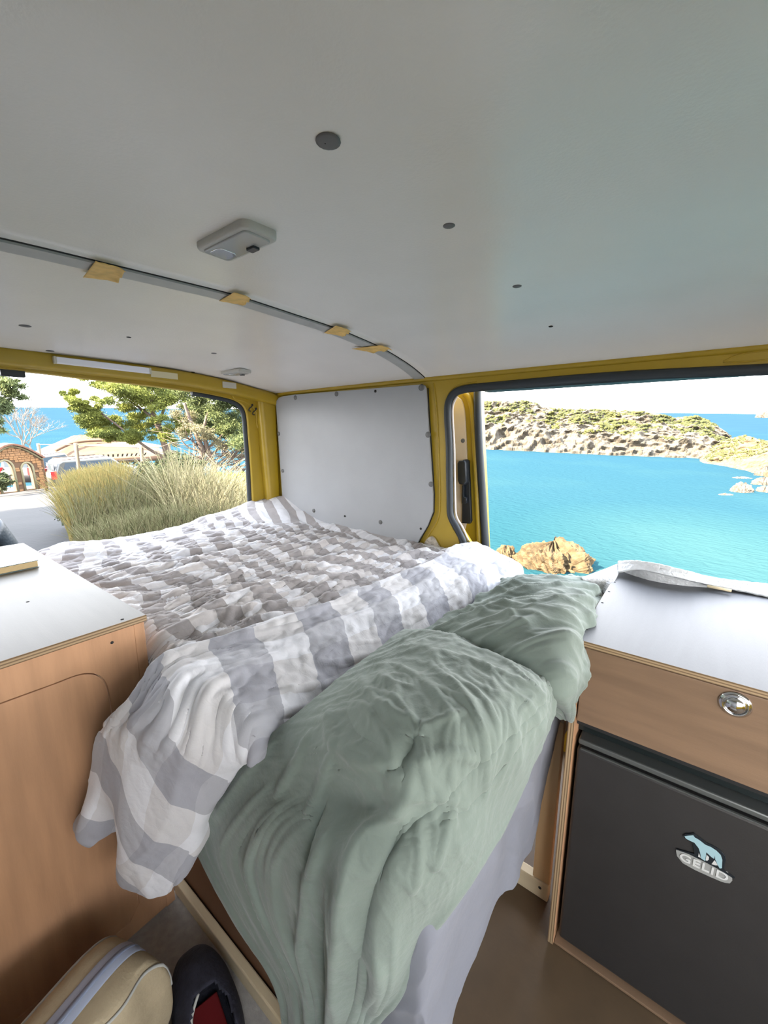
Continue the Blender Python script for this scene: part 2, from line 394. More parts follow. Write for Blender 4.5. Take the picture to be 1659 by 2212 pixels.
# masking tape pieces over the strip
def tape(poly, label):
    pts = [on_ceiling(*q) + Vector((0, 0, -.0075)) for q in poly]
    bm = bmesh.new(); n = 7
    a, b, c, d = pts; G_ = []
    for i in range(n):
        row = []
        for j in range(n):
            u, v = i / (n - 1), j / (n - 1)
            p = (a * (1 - v) + b * v) * (1 - u) + (d * (1 - v) + c * v) * u
            lift = .006 * max(0, v - .75) * 4 * math.sin(u * 9 + p.x * 30) ** 2
            row.append(p + Vector((0, 0, -.0004 - lift)))
        G_.append(row)
    V = np.array([[tuple(p) for p in r] for r in G_]); V = surf(V, 18, 18)
    V[..., 2] += .0008 * noise(V[..., 0] * 120, V[..., 1] * 120)
    lo = grid_mesh('masking_tape', V)
    o = link('masking_tape', lo, TAPE); s = o.modifiers.new('s', 'SOLIDIFY'); s.thickness = .0008; s.offset = 1
    return tag(recenter(o), label, 'tape', 'masking tape tabs on the roof strip')
tape([(178, 589), (252, 598), (271, 570), (205, 553)], 'largest tab of yellow masking tape, at the left end of the grey roof strip')
tape([(473, 642), (524, 651), (543, 634), (505, 623)], 'yellow masking tape tab on the roof strip below the large ceiling lamp')
tape([(700, 713), (740, 720), (759, 707), (725, 697)], 'yellow masking tape tab halfway along the curve of the roof strip')
tape([(760, 748), (800, 755), (847, 748), (822, 740)], 'long skewed tape tab, second from the wall on the roof strip')
tape([(884, 800), (908, 806), (922, 798), (898, 792)], 'smallest tape tab, on the strip end nearest the side wall')

# ---- side wall (with the sliding door opening)
def XZ(pts, y=YW): return [(P(a, b, 'y', y).x, P(a, b, 'y', y).z) for a, b in pts]
open_px = [(1014, 1170), (996, 1141), (981, 1116), (979.5, 1073), (978, 1019), (977, 965), (973.5, 901), (975.5, 872), (987, 853), (1004, 846), (1030, 842.5)]
oe = spline([(a, 0, b) for a, b in XZ(open_px)], 6); oe = [(v.x, v.z) for v in oe]
opening = [(-.63, .12), (-.655, .45)] + [(oe[0][0] + .03, .60)] + oe + [(.0, P(1500, 815, 'y', YW).z), (.113, P(1659, 807, 'y', YW).z), (.34, 1.292), (.43, 1.26), (.46, 1.18), (.46, .12)]
cabwin = rrect(.62, 1.66, .70, 1.30, .08)  # unseen cab opening, added to let daylight in
wall = [(XR, -.02), (XF, -.02), (XF, 1.33), (1.2, 1.355), (.105, 1.362), (-.3, 1.364), (-.9, 1.362), (-1.5, 1.358), (-1.84, 1.352), (XR, 1.352)]
wall = [(XR, -.02), (XF, -.02), (XF, 1.474), (XR, 1.474)]
wr = plate('wall_right', [wall, opening, cabwin], 'xz', YW, .022, YEL); wr['kind'] = 'structure'
# raised header lip along the roof
bm = bmesh.new(); tube(bm, spline([(-1.84, YW + .002, 1.350), (-1.4, YW + .002, 1.355), (-.9, YW + .002, 1.358), (-.3, YW + .002, 1.360), (.6, YW + .002, 1.358), (1.6, YW, 1.34)], 6), .011, 8); link('roof_rail', bm, YEL, wr)
# crease above the door
bm = bmesh.new(); tube(bm, spline([P(1562, 781, 'y', YW), P(1600, 765, 'y', YW), P(1659, 757, 'y', YW), P(1720, 752, 'y', YW)], 5), .0022, 6)
tube(bm, spline([P(1562, 782, 'y', YW), P(1600, 782, 'y', YW), P(1659, 777, 'y', YW), P(1720, 773, 'y', YW)], 5), .0022, 6); link('pressed_crease', bm, YEL, wr)
# raised pillar between panel and door: shallow rounded pressing
# white lining panel
pan = [(598, 874), (599, 866), (604, 859), (614, 856), (638, 852.5), (780, 841.5), (912, 830.5), (919, 833), (922, 839), (925, 888), (932, 997), (936.5, 1069), (936, 1105), (925, 1134), (908, 1163), (901, 1178)]
pan = XZ(pan, YW - .012) + [(-.93, .45), (-1.83, .45)] + XZ([(612, 1080), (605, 980)], YW - .012)
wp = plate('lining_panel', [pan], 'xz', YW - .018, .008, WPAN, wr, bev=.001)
bm = bmesh.new(); rim = XZ([(901, 1180), (908, 1165), (925, 1136), (937, 1107), (938, 1069), (933.5, 997), (926.5, 888), (924, 838)], YW - .006)
tube(bm, [(a, YW - .004, b) for a, b in rim], .0022, 6); link('panel_gap_shade', bm, HOLE, wr)  # dark tube stands in for the shaded gap at the panel edge
for px, py, r in ((638, 859, .011), (727, 851, .011), (911, 837, .013), (602, 937, .011), (925, 939, .012), (611, 1017, .010), (931, 1046, .011), (678, 1103, .010), (822, 1128, .010), (811, 845, .006), (745, 1115, .005), (909, 1142, .005)):
    q = P(px, py, 'y', YW - .018); bm = bmesh.new(); disc(bm, q, (0, -1, 0), r, .003); link('panel_button' if r > .008 else 'panel_screw', bm, SCREW if r > .008 else HOLE, wp)
# pillar foot: opening with insulation showing
ft = spline([(a, 0, b) for a, b in XZ([(916, 1176), (922, 1165), (930, 1159), (938, 1160), (946, 1172), (954, 1192), (930, 1200), (912, 1192)], YW - .002)], 4, True)
plate('insulation_patch', [[(v.x, v.z) for v in ft]], 'xz', YW - .006, .006, FLEECE, wr, bev=.002)
bm = bmesh.new(); tube(bm, [(v.x, YW - .001, v.z) for v in ft], .0028, 6); link('pillar_cutout', bm, YEL, wr)
bm = bmesh.new(); tube(bm, spline([P(a, b, 'y', YW - .0005) for a, b in ((937, 828), (944, 900), (948, 1000), (950, 1080), (946, 1120), (930, 1150), (914, 1176))], 5), .004, 6)
tube(bm, spline([P(a, b, 'y', YW - .0005) for a, b in ((1030, 826), (985, 834), (964, 860), (960, 900), (964, 965), (965, 1060), (967, 1112), (978, 1142), (990, 1162), (993, 1190))], 5), .0035, 6)
link('pillar_pressing', bm, YEL, wr)
# door seal and its piping
seal_px = [(1008, 1200), (1002, 1172), (988, 1142), (974, 1114), (972, 1073), (971, 1019), (970.5, 965), (967, 901), (969, 870), (981, 850), (1003, 841), (1042, 836)]
sp = [P(a, b, 'y', YW - .004) for a, b in seal_px]
sp = [Vector((sp[0].x + .02, YW - .004, .12)), Vector((sp[0].x + .01, YW - .004, .5))] + spline(sp, 6) + spline([P(1042, 836, 'y', YW - .004), P(1300, 815, 'y', YW - .004), P(1659, 798, 'y', YW - .004), (.33, YW - .004, 1.30), (.43, YW - .004, 1.265), (.468, YW - .004, 1.18), (.47, YW - .004, .5), (.47, YW - .004, .12)], 6)[1:]
bm = bmesh.new(); tube(bm, sp, .0145, 10); t1 = link('trim_1', bm, RUB); t1['kind'] = 'structure'
sp2 = [P(a, b, 'y', YW + .004) for a, b in [(1012, 1172), (997.5, 1139), (984, 1114), (981.5, 1073), (980.5, 1019), (979.5, 965), (976, 901), (977, 875), (986, 856)]]
bm = bmesh.new(); tube(bm, [p + Vector((.003, 0, 0)) for p in spline(sp2, 6)], .0045, 6); link('piping', bm, PIPE, t1)
bm = bmesh.new(); box(bm, -.66, .47, YW - .002, YW + .07, 1.298, 1.312, .002); link('header_liner', bm, RUB, t1)

# ---- sliding door, slid back outside the wall
def XD(pts, y=1.56): return [(P(a, b, 'y', y).x, P(a, b, 'y', y).z) for a, b in pts]
lead = [(P(1033, 840, 'y', 1.56).x, 1.335), (P(1035, 870, 'y', 1.56).x, 1.27), (P(1038, 950, 'y', 1.56).x, 1.13), (P(1045, 1080, 'y', 1.56).x, .87), (P(1049, 1190, 'y', 1.56).x, .67), (-.63, .4), (-.63, .10)]
dr = plate('door_1', [[(-1.75, .10), (-1.75, 1.335)] + lead], 'xz', 1.56, .05, YEL, bev=.004); dr['kind'] = 'structure'
# raised inner frame
fr = spline([(a, 0, b) for a, b in XD([(1000, 850), (1010, 858), (1018, 885), (1022, 940), (1027, 1040), (1030, 1100), (1034, 1200)], 1.545)], 5)
bm = bmesh.new(); tube(bm, [Vector((v.x, 1.555, v.z)) for v in fr], .012, 8); link('frame_pressing', bm, YEL, dr)
pn = [(v.x, v.z) for v in spline([(a, 0, b) for a, b in XD([(988, 857), (997, 865), (1003, 885), (1006, 925), (1009, 1000), (1010, 1060), (1008, 1128)], 1.552)], 5)]
plate('cream_panel', [[(-1.6, .55)] + [(-1.6, 1.28)] + pn + [(-.80, .55)]], 'xz', 1.548, .010, CREAM, dr, bev=.001)
bm = bmesh.new(); disc(bm, P(1000, 952, 'y', 1.548), (0, -1, 0), .009, .002); link('panel_button', bm, SCREW, dr)
hx = XD([(1001, 993), (1008, 992), (1013, 995), (1019, 1125), (1016, 1131), (999, 1130)], 1.540)
hb = plate('handle_housing', [hx], 'xz', 1.534, .016, BLK, dr, bev=.002)
gx = XD([(991, 1001), (994, 995), (1006, 994), (1009, 1000), (1011, 1040), (1005, 1048), (995, 1045), (992, 1038)], 1.52)
plate('grip', [gx], 'xz', 1.505, .03, BLK, hb, bev=.005)
plate('lever', [XD([(999, 1048), (1003, 1048), (1003, 1073), (1009, 1075), (1009, 1087), (999, 1087)], 1.525)], 'xz', 1.518, .012, BLK, hb, bev=.001)
lt = plate('latch_recess', [XD([(1023, 922), (1026, 917), (1031, 920), (1034, 940), (1034, 965), (1031, 977), (1026, 974), (1024, 955)], 1.553)], 'xz', 1.550, .012, BLK, dr, bev=.003)
bm = bmesh.new(); q = P(1036, 945, 'y', 1.545); box(bm, q.x - .002, q.x + .003, 1.538, 1.555, q.z - .012, q.z + .012, .001); q = P(1036, 961, 'y', 1.545); box(bm, q.x - .006, q.x + .004, 1.538, 1.555, q.z - .004, q.z + .004, .001); link('latch_claw', bm, CHR, lt)
ed = [(P(a, b, 'y', 1.556).x, 1.55, P(a, b, 'y', 1.556).z) for a, b in ((1033, 830), (1033, 870), (1036, 950), (1043, 1060), (1047, 1130), (1051, 1200))]
bm = bmesh.new(); tube(bm, spline(ed + [(-.645, 1.55, .4), (-.645, 1.55, .12)], 4), .0155, 10); link('door_seal', bm, RUB, dr)

# ---- rear frame with the tailgate opening
def YZ(pts, x=XR): return [(P(a, b, 'x', x).y, P(a, b, 'x', x).z) for a, b in pts]
top = [(0, 797), (100, 807), (181, 817), (325, 833), (420, 846), (470, 855), (505, 864), (524, 876), (533, 896), (537, 940), (542, 1010), (546, 1090)]
tp = YZ(top, XR); tps = [(v.x, v.y) for v in spline([(a, b, 0) for a, b in tp], 5)]
yy = tps[-1][0]
hole = [(-.2, .12), (-.2, 1.2), (-.14, 1.31), (0, 1.34)] + tps + [(yy, .5), (yy, .12)]
outer = [(YL - .05, -.02), (1.50, -.02), (1.50, 1.474), (YL - .05, 1.474)]
rf = plate('wall_rear', [outer, hole], 'yz', XR - .04, .05, YEL); rf['kind'] = 'structure'
bm = bmesh.new(); tube(bm, [(XR - .02, a, b) for a, b in [(v[0] - .004, v[1] - .004) for v in tps[20:]]] + [(XR - .02, yy - .004, .3)], .013, 8); link('rear_seal', bm, RUB, rf)
# rounded header box and corner post
hd = spline([(XR + .035, -.3, 1.36), (XR + .035, .1, 1.385), (XR + .035, .5, 1.388), (XR + .035, .8, 1.386), (XR + .035, 1.0, 1.379), (XR + .035, 1.2, 1.360), (XR + .035, 1.36, 1.335), (XR + .035, 1.46, 1.318)], 5)
def slab_along(bm, pts, w, h, bev=.012):
    """rounded beam with a rectangular section (w in x, h in z) swept along y"""
    prof = rrect(-w / 2, w / 2, -h / 2, h / 2, bev, 4); R = []
    for p in pts: R.append([bm.verts.new((p.x + a, p.y, p.z + b)) for a, b in prof])
    n = len(prof)
    for i in range(len(R) - 1):
        for k in range(n): f = bm.faces.new((R[i][k], R[i][(k + 1) % n], R[i + 1][(k + 1) % n], R[i + 1][k])); f.smooth = True
    bm.faces.new(R[0]); bm.faces.new(R[-1][::-1])
bm = bmesh.new(); slab_along(bm, hd, .075, .058, .015); bmesh.ops.recalc_face_normals(bm, faces=bm.faces); link('header_beam', bm, YEL, rf)
# corner post: swept rounded column
cp = [(1.405, 1.37), (1.405, 1.30), (1.412, 1.2), (1.42, 1.0), (1.43, .8), (1.435, .5), (1.435, 0)]
bm = bmesh.new(); R = []
for y, z in cp:
    prof = rrect(XR - .01, XR + .055, y - .062, 1.452, .022, 5); R.append([bm.verts.new((a, b, z)) for a, b in prof])
n = len(prof)
for i in range(len(R) - 1):
    for k in range(n): f = bm.faces.new((R[i][k], R[i][(k + 1) % n], R[i + 1][(k + 1) % n], R[i + 1][k])); f.smooth = True
bmesh.ops.recalc_face_normals(bm, faces=bm.faces); post = link('corner_post', bm, YEL, rf)
for px, py in ((560, 935), (565, 983), (569, 1029), (570, 1043)):
    q = P(px, py, 'x', XR + .012); bm = bmesh.new(); disc(bm, q, (1, 0, 0), .0035, .001, 8); link('post_hole', bm, HOLE, post)
# curved gusset between header and post with the two hook slots
gs = YZ([(500, 838), (560, 838), (585, 862), (590, 925), (556, 925), (551, 893), (543, 878), (525, 868), (505, 862)], XR + .01)
plate('corner_gusset', [[(v.x, v.y) for v in spline([(a, b, 0) for a, b in gs], 4, True)]], 'yz', XR + .005, .012, YEL, rf, bev=.004)
for dx, dy in ((0, 0), (8, 8)):
    bm = bmesh.new(); q = [P(a + dx, b + dy, 'x', XR + .022) for a, b in ((545, 875), (543, 879), (539, 882), (538, 887), (542, 888))]
    tube(bm, spline(q, 4), .0028, 6); disc(bm, q[0], (1, 0, 0), .006, .002, 10); link('hook_slot', bm, HOLE, rf)
# ---- floor, left wall, front
bm = cbox(XR, XF, YL, YW + .02, -.03, 0, .0); fl = link('floor', bm, FLOORM); fl['kind'] = 'structure'
bm = cbox(XR, .30, YL, .352, 0, .002, .0005); link('grey_mat', bm, MATG, fl)
bm = cbox(XR - .04, XF, YL - .04, YL, -.02, 1.36, .0); 
wl_ = plate('wall_left', [[(XR, -.02), (XF, -.02), (XF, 1.474), (XR, 1.474)], rrect(.34, 1.66, .42, 1.33, .08)], 'xz', YL - .04, .04, YEL); wl_['kind'] = 'structure'; bm.free()  # unseen opening in the left wall, added and widened for more light
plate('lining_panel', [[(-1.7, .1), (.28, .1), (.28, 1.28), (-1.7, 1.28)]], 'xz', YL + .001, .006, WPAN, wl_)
wf = plate('wall_front', [[(YL - .04, -.02), (1.5, -.02), (1.5, 1.474), (YL - .04, 1.474)], rrect(YL + .05, 1.40, .68, 1.30, .08)], 'yz', XF, .04, YEL); wf['kind'] = 'structure'  # windscreen opening out of view, added to bring in skylight

# ---- ceiling lamps
def lamp(pxs, label, big):
    pts = [on_ceiling(*q) for q in pxs]; c = sum(pts, Vector()) / 4
    ux = (pts[2] - pts[1] + pts[3] - pts[0]) / 2; uy = (pts[1] - pts[0] + pts[2] - pts[3]) / 2
    L_, W_ = .140, .066
    t = empty('ceiling_lamp', c, label, 'lamp', 'courtesy lamps on the ceiling'); nrm = Vector((0, 0, -1))
    ang = math.atan2(.02, 1) if big else 0
    M = Matrix.Translation(c) @ Matrix.Rotation(R_(LAMP_ROT if big else LAMP_ROT2), 4, 'Z') @ Matrix.Rotation(math.pi, 4, 'X')
    def lp(name, a0, a1, b0, b1, z0, z1, r, m, bev):
        o = plate(name, [rrect(a0, a1, b0, b1, r)], 'xy', z0, z1 - z0, m, None, bev=bev); o.data.transform(M); o.data.transform(Matrix.Translation(-c)); o.parent = t
        return o
    lp('housing', -L_ / 2, L_ / 2, -W_ / 2, W_ / 2, -.004, .012, .014, LAMPM, .005)
    h = lp('lens', -L_ / 2 + .010, L_ / 2 - .010, -W_ / 2 + .009, W_ / 2 - .009, .010, .0145, .008, LENS, .002)
    lp('reflector', -L_ / 2 + .016, -.020, -.018, .018, .0135, .0155, .010, CHR, .0009)
    lp('switch', .010, .030, -.024, -.011, .0135, .018, .002, BLK, .001)
    return t
LAMP_ROT, LAMP_ROT2 = 0, 4
lamp([(425, 522), (527, 469), (600, 498), (492, 556)], 'large near ceiling lamp with clear lens and black switch', True)
lamp([(477, 799), (517, 794), (540, 802), (503, 811)], 'distant ceiling lamp by the rear header, small in the photo', False)
# ---- light bar, stickers and small box on the rear header
def onhead(px, py): return P(px, py, 'x', XR + .075)
a, b = onhead(120, 783), onhead(320, 797)
t = empty('light_bar', (XR + .08, (a.y + b.y) / 2, (a.z + b.z) / 2), 'long white plastic light bar on the yellow rear header', 'light bar')
bm = bmesh.new(); box(bm, XR + .066, XR + .088, a.y, b.y, -.011 + a.z * .5 + b.z * .5, .011 + a.z * .5 + b.z * .5, .003); link('diffuser', bm, LED, t)
bm = bmesh.new()
for s in (a.y - .003, b.y + .003): bm = bmesh.new(); box(bm, XR + .066, XR + .089, s - .004, s + .004, (a.z + b.z) / 2 - .012, (a.z + b.z) / 2 + .012, .002); link('end_cap', bm, STK2, t)
a, b = onhead(325, 800), onhead(385, 820); bm = cbox(XR + .0725, XR + .0745, a.y, b.y, b.z, a.z, .0006); tag(recenter(link('sticker', bm, STK)), 'faded pale sticker on the yellow header beside the light bar', 'sticker')
a, b = onhead(480, 824), onhead(510, 840); bm = cbox(XR + .0725, XR + .080, a.y, b.y, b.z, a.z, .002); tag(recenter(link('adhesive_pad', bm, STK2)), 'small grey pad stuck on the header under the distant lamp', 'pad')
a = P(30, 806, 'x', XR); bm = cbox(XR - .015, XR + .005, a.y - .035, a.y + .03, a.z - .012, a.z + .012, .004); link('tailgate_catch', bm, BLK, rf)
# ================================================================== FURNITURE
# ---- left cabinet
t = empty('storage_cabinet', (-1.46, .03, 0), 'left plywood cabinet with pale top and rounded hatch in its peach front', 'cabinet')
X0, XA, YA, ZT = -.909, -1.86, .343, .76
bm = bmesh.new(); box(bm, XA - .02, X0 + .004, YL + .01, YA + .004, ZT - .014, ZT, .0012, 1, mi=1, top_mi=0)
for f in bm.faces: f.material_index = 0 if f.normal.z > .9 else 1
top_ = link('countertop', bm, [WOODT, PLY], t)
for px, py in ((264, 1338), (60, 1300)):
    q = P(px, py, 'z', ZT); bm = bmesh.new(); disc(bm, q, (0, 0, 1), .0035, .0006, 8); link('screw', bm, HOLE, top_)
hat = XH = [(P(a, b, 'x', X0).y, P(a, b, 'x', X0).z) for a, b in ((0, 1522), (60, 1500), (120, 1478), (162, 1462), (190, 1457), (213, 1462), (228, 1480), (236, 1510), (241, 1545))]
hat = [(v.x, v.y) for v in spline([(a, b, 0) for a, b in hat], 4)]
hs = [(hat[0][0] - .28, hat[0][1] + .0)] + hat + [(hat[-1][0] + .003, .08), (hat[-1][0] - .02, .05), (YL + .04, .05), (YL + .04, hat[0][1] - .03)]
def grow(poly, d):
    n = len(poly); ar = sum(poly[i][0] * poly[(i + 1) % n][1] - poly[(i + 1) % n][0] * poly[i][1] for i in range(n)); sg = 1 if ar > 0 else -1; out = []
    for i in range(n):
        a, b, c = Vector(poly[i - 1]), Vector(poly[i]), Vector(poly[(i + 1) % n]); e1, e2 = (b - a).normalized(), (c - b).normalized(); nn = (Vector((e1.y, -e1.x)) + Vector((e2.y, -e2.x))).normalized() * sg; out.append((b.x + nn.x * d, b.y + nn.y * d))
    return out
def grow_old(poly, d):
    c = Vector((sum(p[0] for p in poly) / len(poly), sum(p[1] for p in poly) / len(poly))); return [(p[0] + math.copysign(d, p[0] - c.x) * (abs(p[0] - c.x) > .1), p[1] + math.copysign(d, p[1] - c.y) * (abs(p[1] - c.y) > .05)) for p in poly]
fp = plate('front_panel', [[(YL + .01, .01), (YA - .022, .01), (YA - .022, ZT - .0145), (YL + .01, ZT - .0145)], grow(hs, .0028)], 'yz', X0 - .015, .015, WOODF, t)
plate('hatch', [hs], 'yz', X0 - .0155, .015, WOODF, t, bev=.0008)
bm = cbox(X0 - .03, X0 - .001, YA - .0215, YA - .001, .005, ZT - .0145, .001); link('corner_post', bm, WOODF, t)
bm = cbox(XA, X0 - .031, YA - .016, YA, .005, ZT - .0145, .001); link('side_panel', bm, WOODF, t)
bm = cbox(XA, X0 - .031, YL + .01, YA - .017, .005, .02, .0); link('bottom_panel', bm, WOODF, t)
q = P(242, 1388, 'x', X0); bm = bmesh.new(); disc(bm, q, (1, 0, 0), .0032, .0008, 8); link('screw', bm, HOLE, fp)

# ---- book on it
BA = R_(0)
pts = [P(84, 1214, 'z', ZT + .01), P(0, 1236, 'z', ZT + .01), P(40, 1172, 'z', ZT + .02)]
c = P(10, 1206, 'z', ZT); a1 = P(84, 1216, 'z', ZT + .012); a2 = P(0, 1233, 'z', ZT + .012); d1 = (a2 - a1); d1.z = 0; d1.normalize()
a3 = P(36, 1172, 'z', ZT + .022); d2 = Vector((-1, 0, 0)); d2 = (a3 - a1); d2.z = 0; ln = .24; 
t = empty('book', (a1.x, a1.y, ZT), 'closed book with glossy pale blue cover lying on the left cabinet', 'book')
d2 = Vector((-d1.y, d1.x, 0)); d2 = d2 if d2.x < 0 else -d2
def obox(o, d1, d2, l1, l2, z0, z1, bev):
    bm = bmesh.new(); box(bm, 0, l1, 0, l2, z0, z1, bev, 2); M = Matrix(((d1.x, d2.x, 0, o.x), (d1.y, d2.y, 0, o.y), (0, 0, 1, 0), (0, 0, 0, 1))); bmesh.ops.transform(bm, matrix=M, verts=bm.verts); bmesh.ops.recalc_face_normals(bm, faces=bm.faces); return bm
o0 = Vector((a1.x, a1.y, 0))
link('page_block', obox(o0 + d1 * .002 + d2 * .002, d1, d2, .166, .236, ZT + .0022, ZT + .019, .001), PAGES, t)
link('front_cover', obox(o0, d1, d2, .17, .24, ZT + .0192, ZT + .0212, .0006), COVER, t)
link('back_cover', obox(o0, d1, d2, .17, .24, ZT, ZT + .002, .0005), COVER, t)

# ---- right cabinet around the fridge
YB, X1, XE, ZR = .816, -.151, .36, .75
t = empty('fridge_cabinet', ((X1 + XE) / 2, 1.1, 0), 'right plywood cabinet with pale top housing the black fridge', 'cabinet')
bm = bmesh.new(); box(bm, X1 - .001, XE + .001, YB, 1.385, ZR - .012, ZR, .001, 1)
for f in bm.faces: f.material_index = 0 if f.normal.z > .9 else 1
top_ = link('countertop', bm, [WOODT2, PLY], t)
for px, py in ((1260, 1358), (1278, 1330), (1297, 1301), (1312, 1277), (1325, 1257)):
    q = P(px, py, 'z', ZR); q.x = X1 + .007; bm = bmesh.new(); disc(bm, q, (0, 0, 1), .0028, .0006, 8); link('screw', bm, HOLE, top_)
bm = cbox(X1, X1 + .012, YB, 1.38, .005, ZR - .0125, .0008)
for f in bm.faces: f.material_index = 1 if abs(f.normal.y) > .9 else 0
link('side_panel', bm, [WOODF, PLYV], t)
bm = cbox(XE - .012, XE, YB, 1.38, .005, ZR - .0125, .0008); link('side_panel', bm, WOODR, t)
bm = cbox(X1 + .013, XE - .013, YB + .02, 1.38, .559, .571, .0); link('shelf', bm, DRK, t)  # shelf coloured near black, the shade of the gap painted in
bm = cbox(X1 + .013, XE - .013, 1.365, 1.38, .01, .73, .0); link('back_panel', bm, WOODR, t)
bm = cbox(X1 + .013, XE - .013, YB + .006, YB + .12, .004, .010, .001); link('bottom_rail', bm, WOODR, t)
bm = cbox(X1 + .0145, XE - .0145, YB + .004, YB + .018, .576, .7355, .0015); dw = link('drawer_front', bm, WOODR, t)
q = P(1588, 1521, 'y', YB + .004)
bm = bmesh.new(); disc(bm, q, (0, -1, 0), .0215, .004, 32, dome=.2); link('knob', bm, CHR, dw, smooth=False)
bm = bmesh.new(); tube(bm, [(q.x + .0165 * math.cos(a), q.y - .0045, q.z + .0165 * math.sin(a)) for a in np.linspace(0, 2 * math.pi, 33)], .0018, 8, cap=False); disc(bm, q + Vector((0, -.004, 0)), (0, -1, 0), .0135, .005, 24, dome=.8); link('knob_button', bm, CHR, dw)
bm = cbox(X1 + .0125, XE - .0125, YB + .045, YB + .06, .530, .575, .001); link('gap_shade', bm, FRB, t)  # dark bar stands in for the shade between drawer and fridge
# fridge
YF = YB + .012
t = empty('mini_fridge', ((X1 + XE) / 2, 1.05, .015), 'black fridge with a polar bear badge, inside the right cabinet', 'fridge')
bm = cbox(X1 + .02, XE - .02, YF + .045, 1.34, .016, .55, .006); link('body', bm, FRB, t)
bm = bmesh.new(); box(bm, X1 + .019, XE - .02, YF, YF + .04, .022, .512, .006, 3); dd = link('door', bm, FRD, t)
bm = bmesh.new(); box(bm, X1 + .019, XE - .02, YF + .006, YF + .04, .516, .528, .003, 2); link('handle_strip', bm, FRG, dd)
bm = bmesh.new(); box(bm, X1 + .025, XE - .03, YF - .002, YF + .004, .5105, .5135, .001, 1); link('door_trim', bm, FRG, dd)
# badge
def bp(X, Y, y): return P(1400 + X / 6.405, 1740 + Y / 6.405, 'y', y)
def bpoly(pts, y): return [(bp(a, b, y).x, bp(a, b, y).z) for a, b in pts]
YBD = YF - .0006
plate('badge', [bpoly([(385, 610), (470, 620), (560, 650), (760, 745), (960, 845), (1100, 915), (1160, 985), (1165, 1030), (1130, 1068), (1060, 1060), (1000, 1040), (850, 975), (650, 885), (480, 790), (400, 690)], YBD)], 'xz', YBD - .0014, .0016, BADGE, dd)
body = [(490, 405), (520, 380), (560, 384), (610, 378), (635, 374), (660, 400), (730, 445), (800, 505), (880, 540), (960, 585), (1025, 640), (1062, 690), (1075, 740), (1055, 830), (1042, 878), (1200, 990), (1185, 1000), (960, 862), (760, 757), (560, 660), (385, 598), (385, 588), (560, 636), (640, 660), (625, 560), (608, 500), (560, 480), (510, 440)]
plate('badge_outline', [bpoly(body, YBD)], 'xz', YBD - .0020, .0018, BADGEK, dd)
bear = [(505, 412), (560, 402), (625, 398), (645, 430), (715, 470), (790, 530), (870, 562), (945, 612), (1005, 672), (1026, 740), (1020, 850), (990, 856), (962, 806), (930, 735), (922, 675), (912, 722), (878, 700), (806, 632), (798, 690), (790, 752), (735, 718), (720, 640), (700, 575), (640, 500), (590, 478), (525, 445)]
plate('bear', [bpoly(bear, YBD)], 'xz', YBD - .0026, .0018, BADGEB, dd)
for q in ([(702, 640), (730, 712), (693, 692)], [(808, 668), (842, 700), (838, 735), (815, 750), (797, 742)], [(918, 742), (965, 812), (930, 812), (878, 795)]):
    plate('badge_light', [bpoly(q, YBD)], 'xz', YBD - .0026, .0018, BADGEL, dd)
def text(s, x, y, z, h, m, parent, ext=.0006, sx=1., slope=0.):
    cu = bpy.data.curves.new('t', 'FONT'); cu.body = s; cu.size = h; cu.extrude = ext; cu.align_x = 'CENTER'; cu.align_y = 'CENTER'; cu.offset = .0004; cu.space_character = 1.08
    o = bpy.data.objects.new('t', cu); COL.objects.link(o); bpy.context.view_layer.update()
    me = bpy.data.meshes.new_from_object(o.evaluated_get(bpy.context.evaluated_depsgraph_get())); bpy.data.objects.remove(o); me.materials.clear()
    me.transform(Matrix.Translation((x, y, z)) @ Matrix(((sx, 0, 0, 0), (0, 0, -1, 0), (slope, 1, 0, 0), (0, 0, 0, 1)))); return link('lettering', me, m, parent)
ca = bp(465, 700, YBD); cb = bp(1075, 985, YBD)
text('GELID', (ca.x + cb.x) / 2, YBD - .002, (ca.z + cb.z) / 2, .0215, BADGEL, dd, sx=(cb.x - ca.x + .012) / .0665, slope=(cb.z - ca.z) / (cb.x - ca.x))

# ---- thermal mat over the back edge of the right cabinet
rows = []
A = [(1335, 1218), (1375, 1219), (1420, 1227), (1480, 1241), (1540, 1255), (1600, 1262), (1659, 1268), (1740, 1282)]
B = [(1336, 1236), (1380, 1231), (1430, 1240), (1490, 1254), (1545, 1266), (1600, 1277), (1659, 1289), (1740, 1304)]
lift = [.012, .030, .034, .026, .012, .006, .004, .004]
r0, r1, r2, r3 = [], [], [], []
for (a, b), (c, d), l in zip(A, B, lift):
    p1 = P(c, d, 'z', ZR + l); p0 = P(a, b, 'z', ZR + l + .008)
    r0.append(p1); r1.append(p1 + (p0 - p1) * .5 + Vector((0, 0, .006))); r2.append(p0); r3.append(Vector((p0.x, p0.y + .05, ZR - .10)))
C_ = np.array([[tuple(p) for p in r] for r in (r0, r1, r2, r3)]); V = surf(C_, 40, 120)
V += normals(V) * (.0012 * noise(V[..., 0] * 90, V[..., 1] * 90))[..., None]
me = grid_mesh('thermal_mat', V); o = link('thermal_mat', me, [FOIL, FOILD]); s = o.modifiers.new('s', 'SOLIDIFY'); s.thickness = .005; s.offset = 0
tm = tag(recenter(o), 'white insulating fleece mat draped over the back edge of the right cabinet', 'mat')
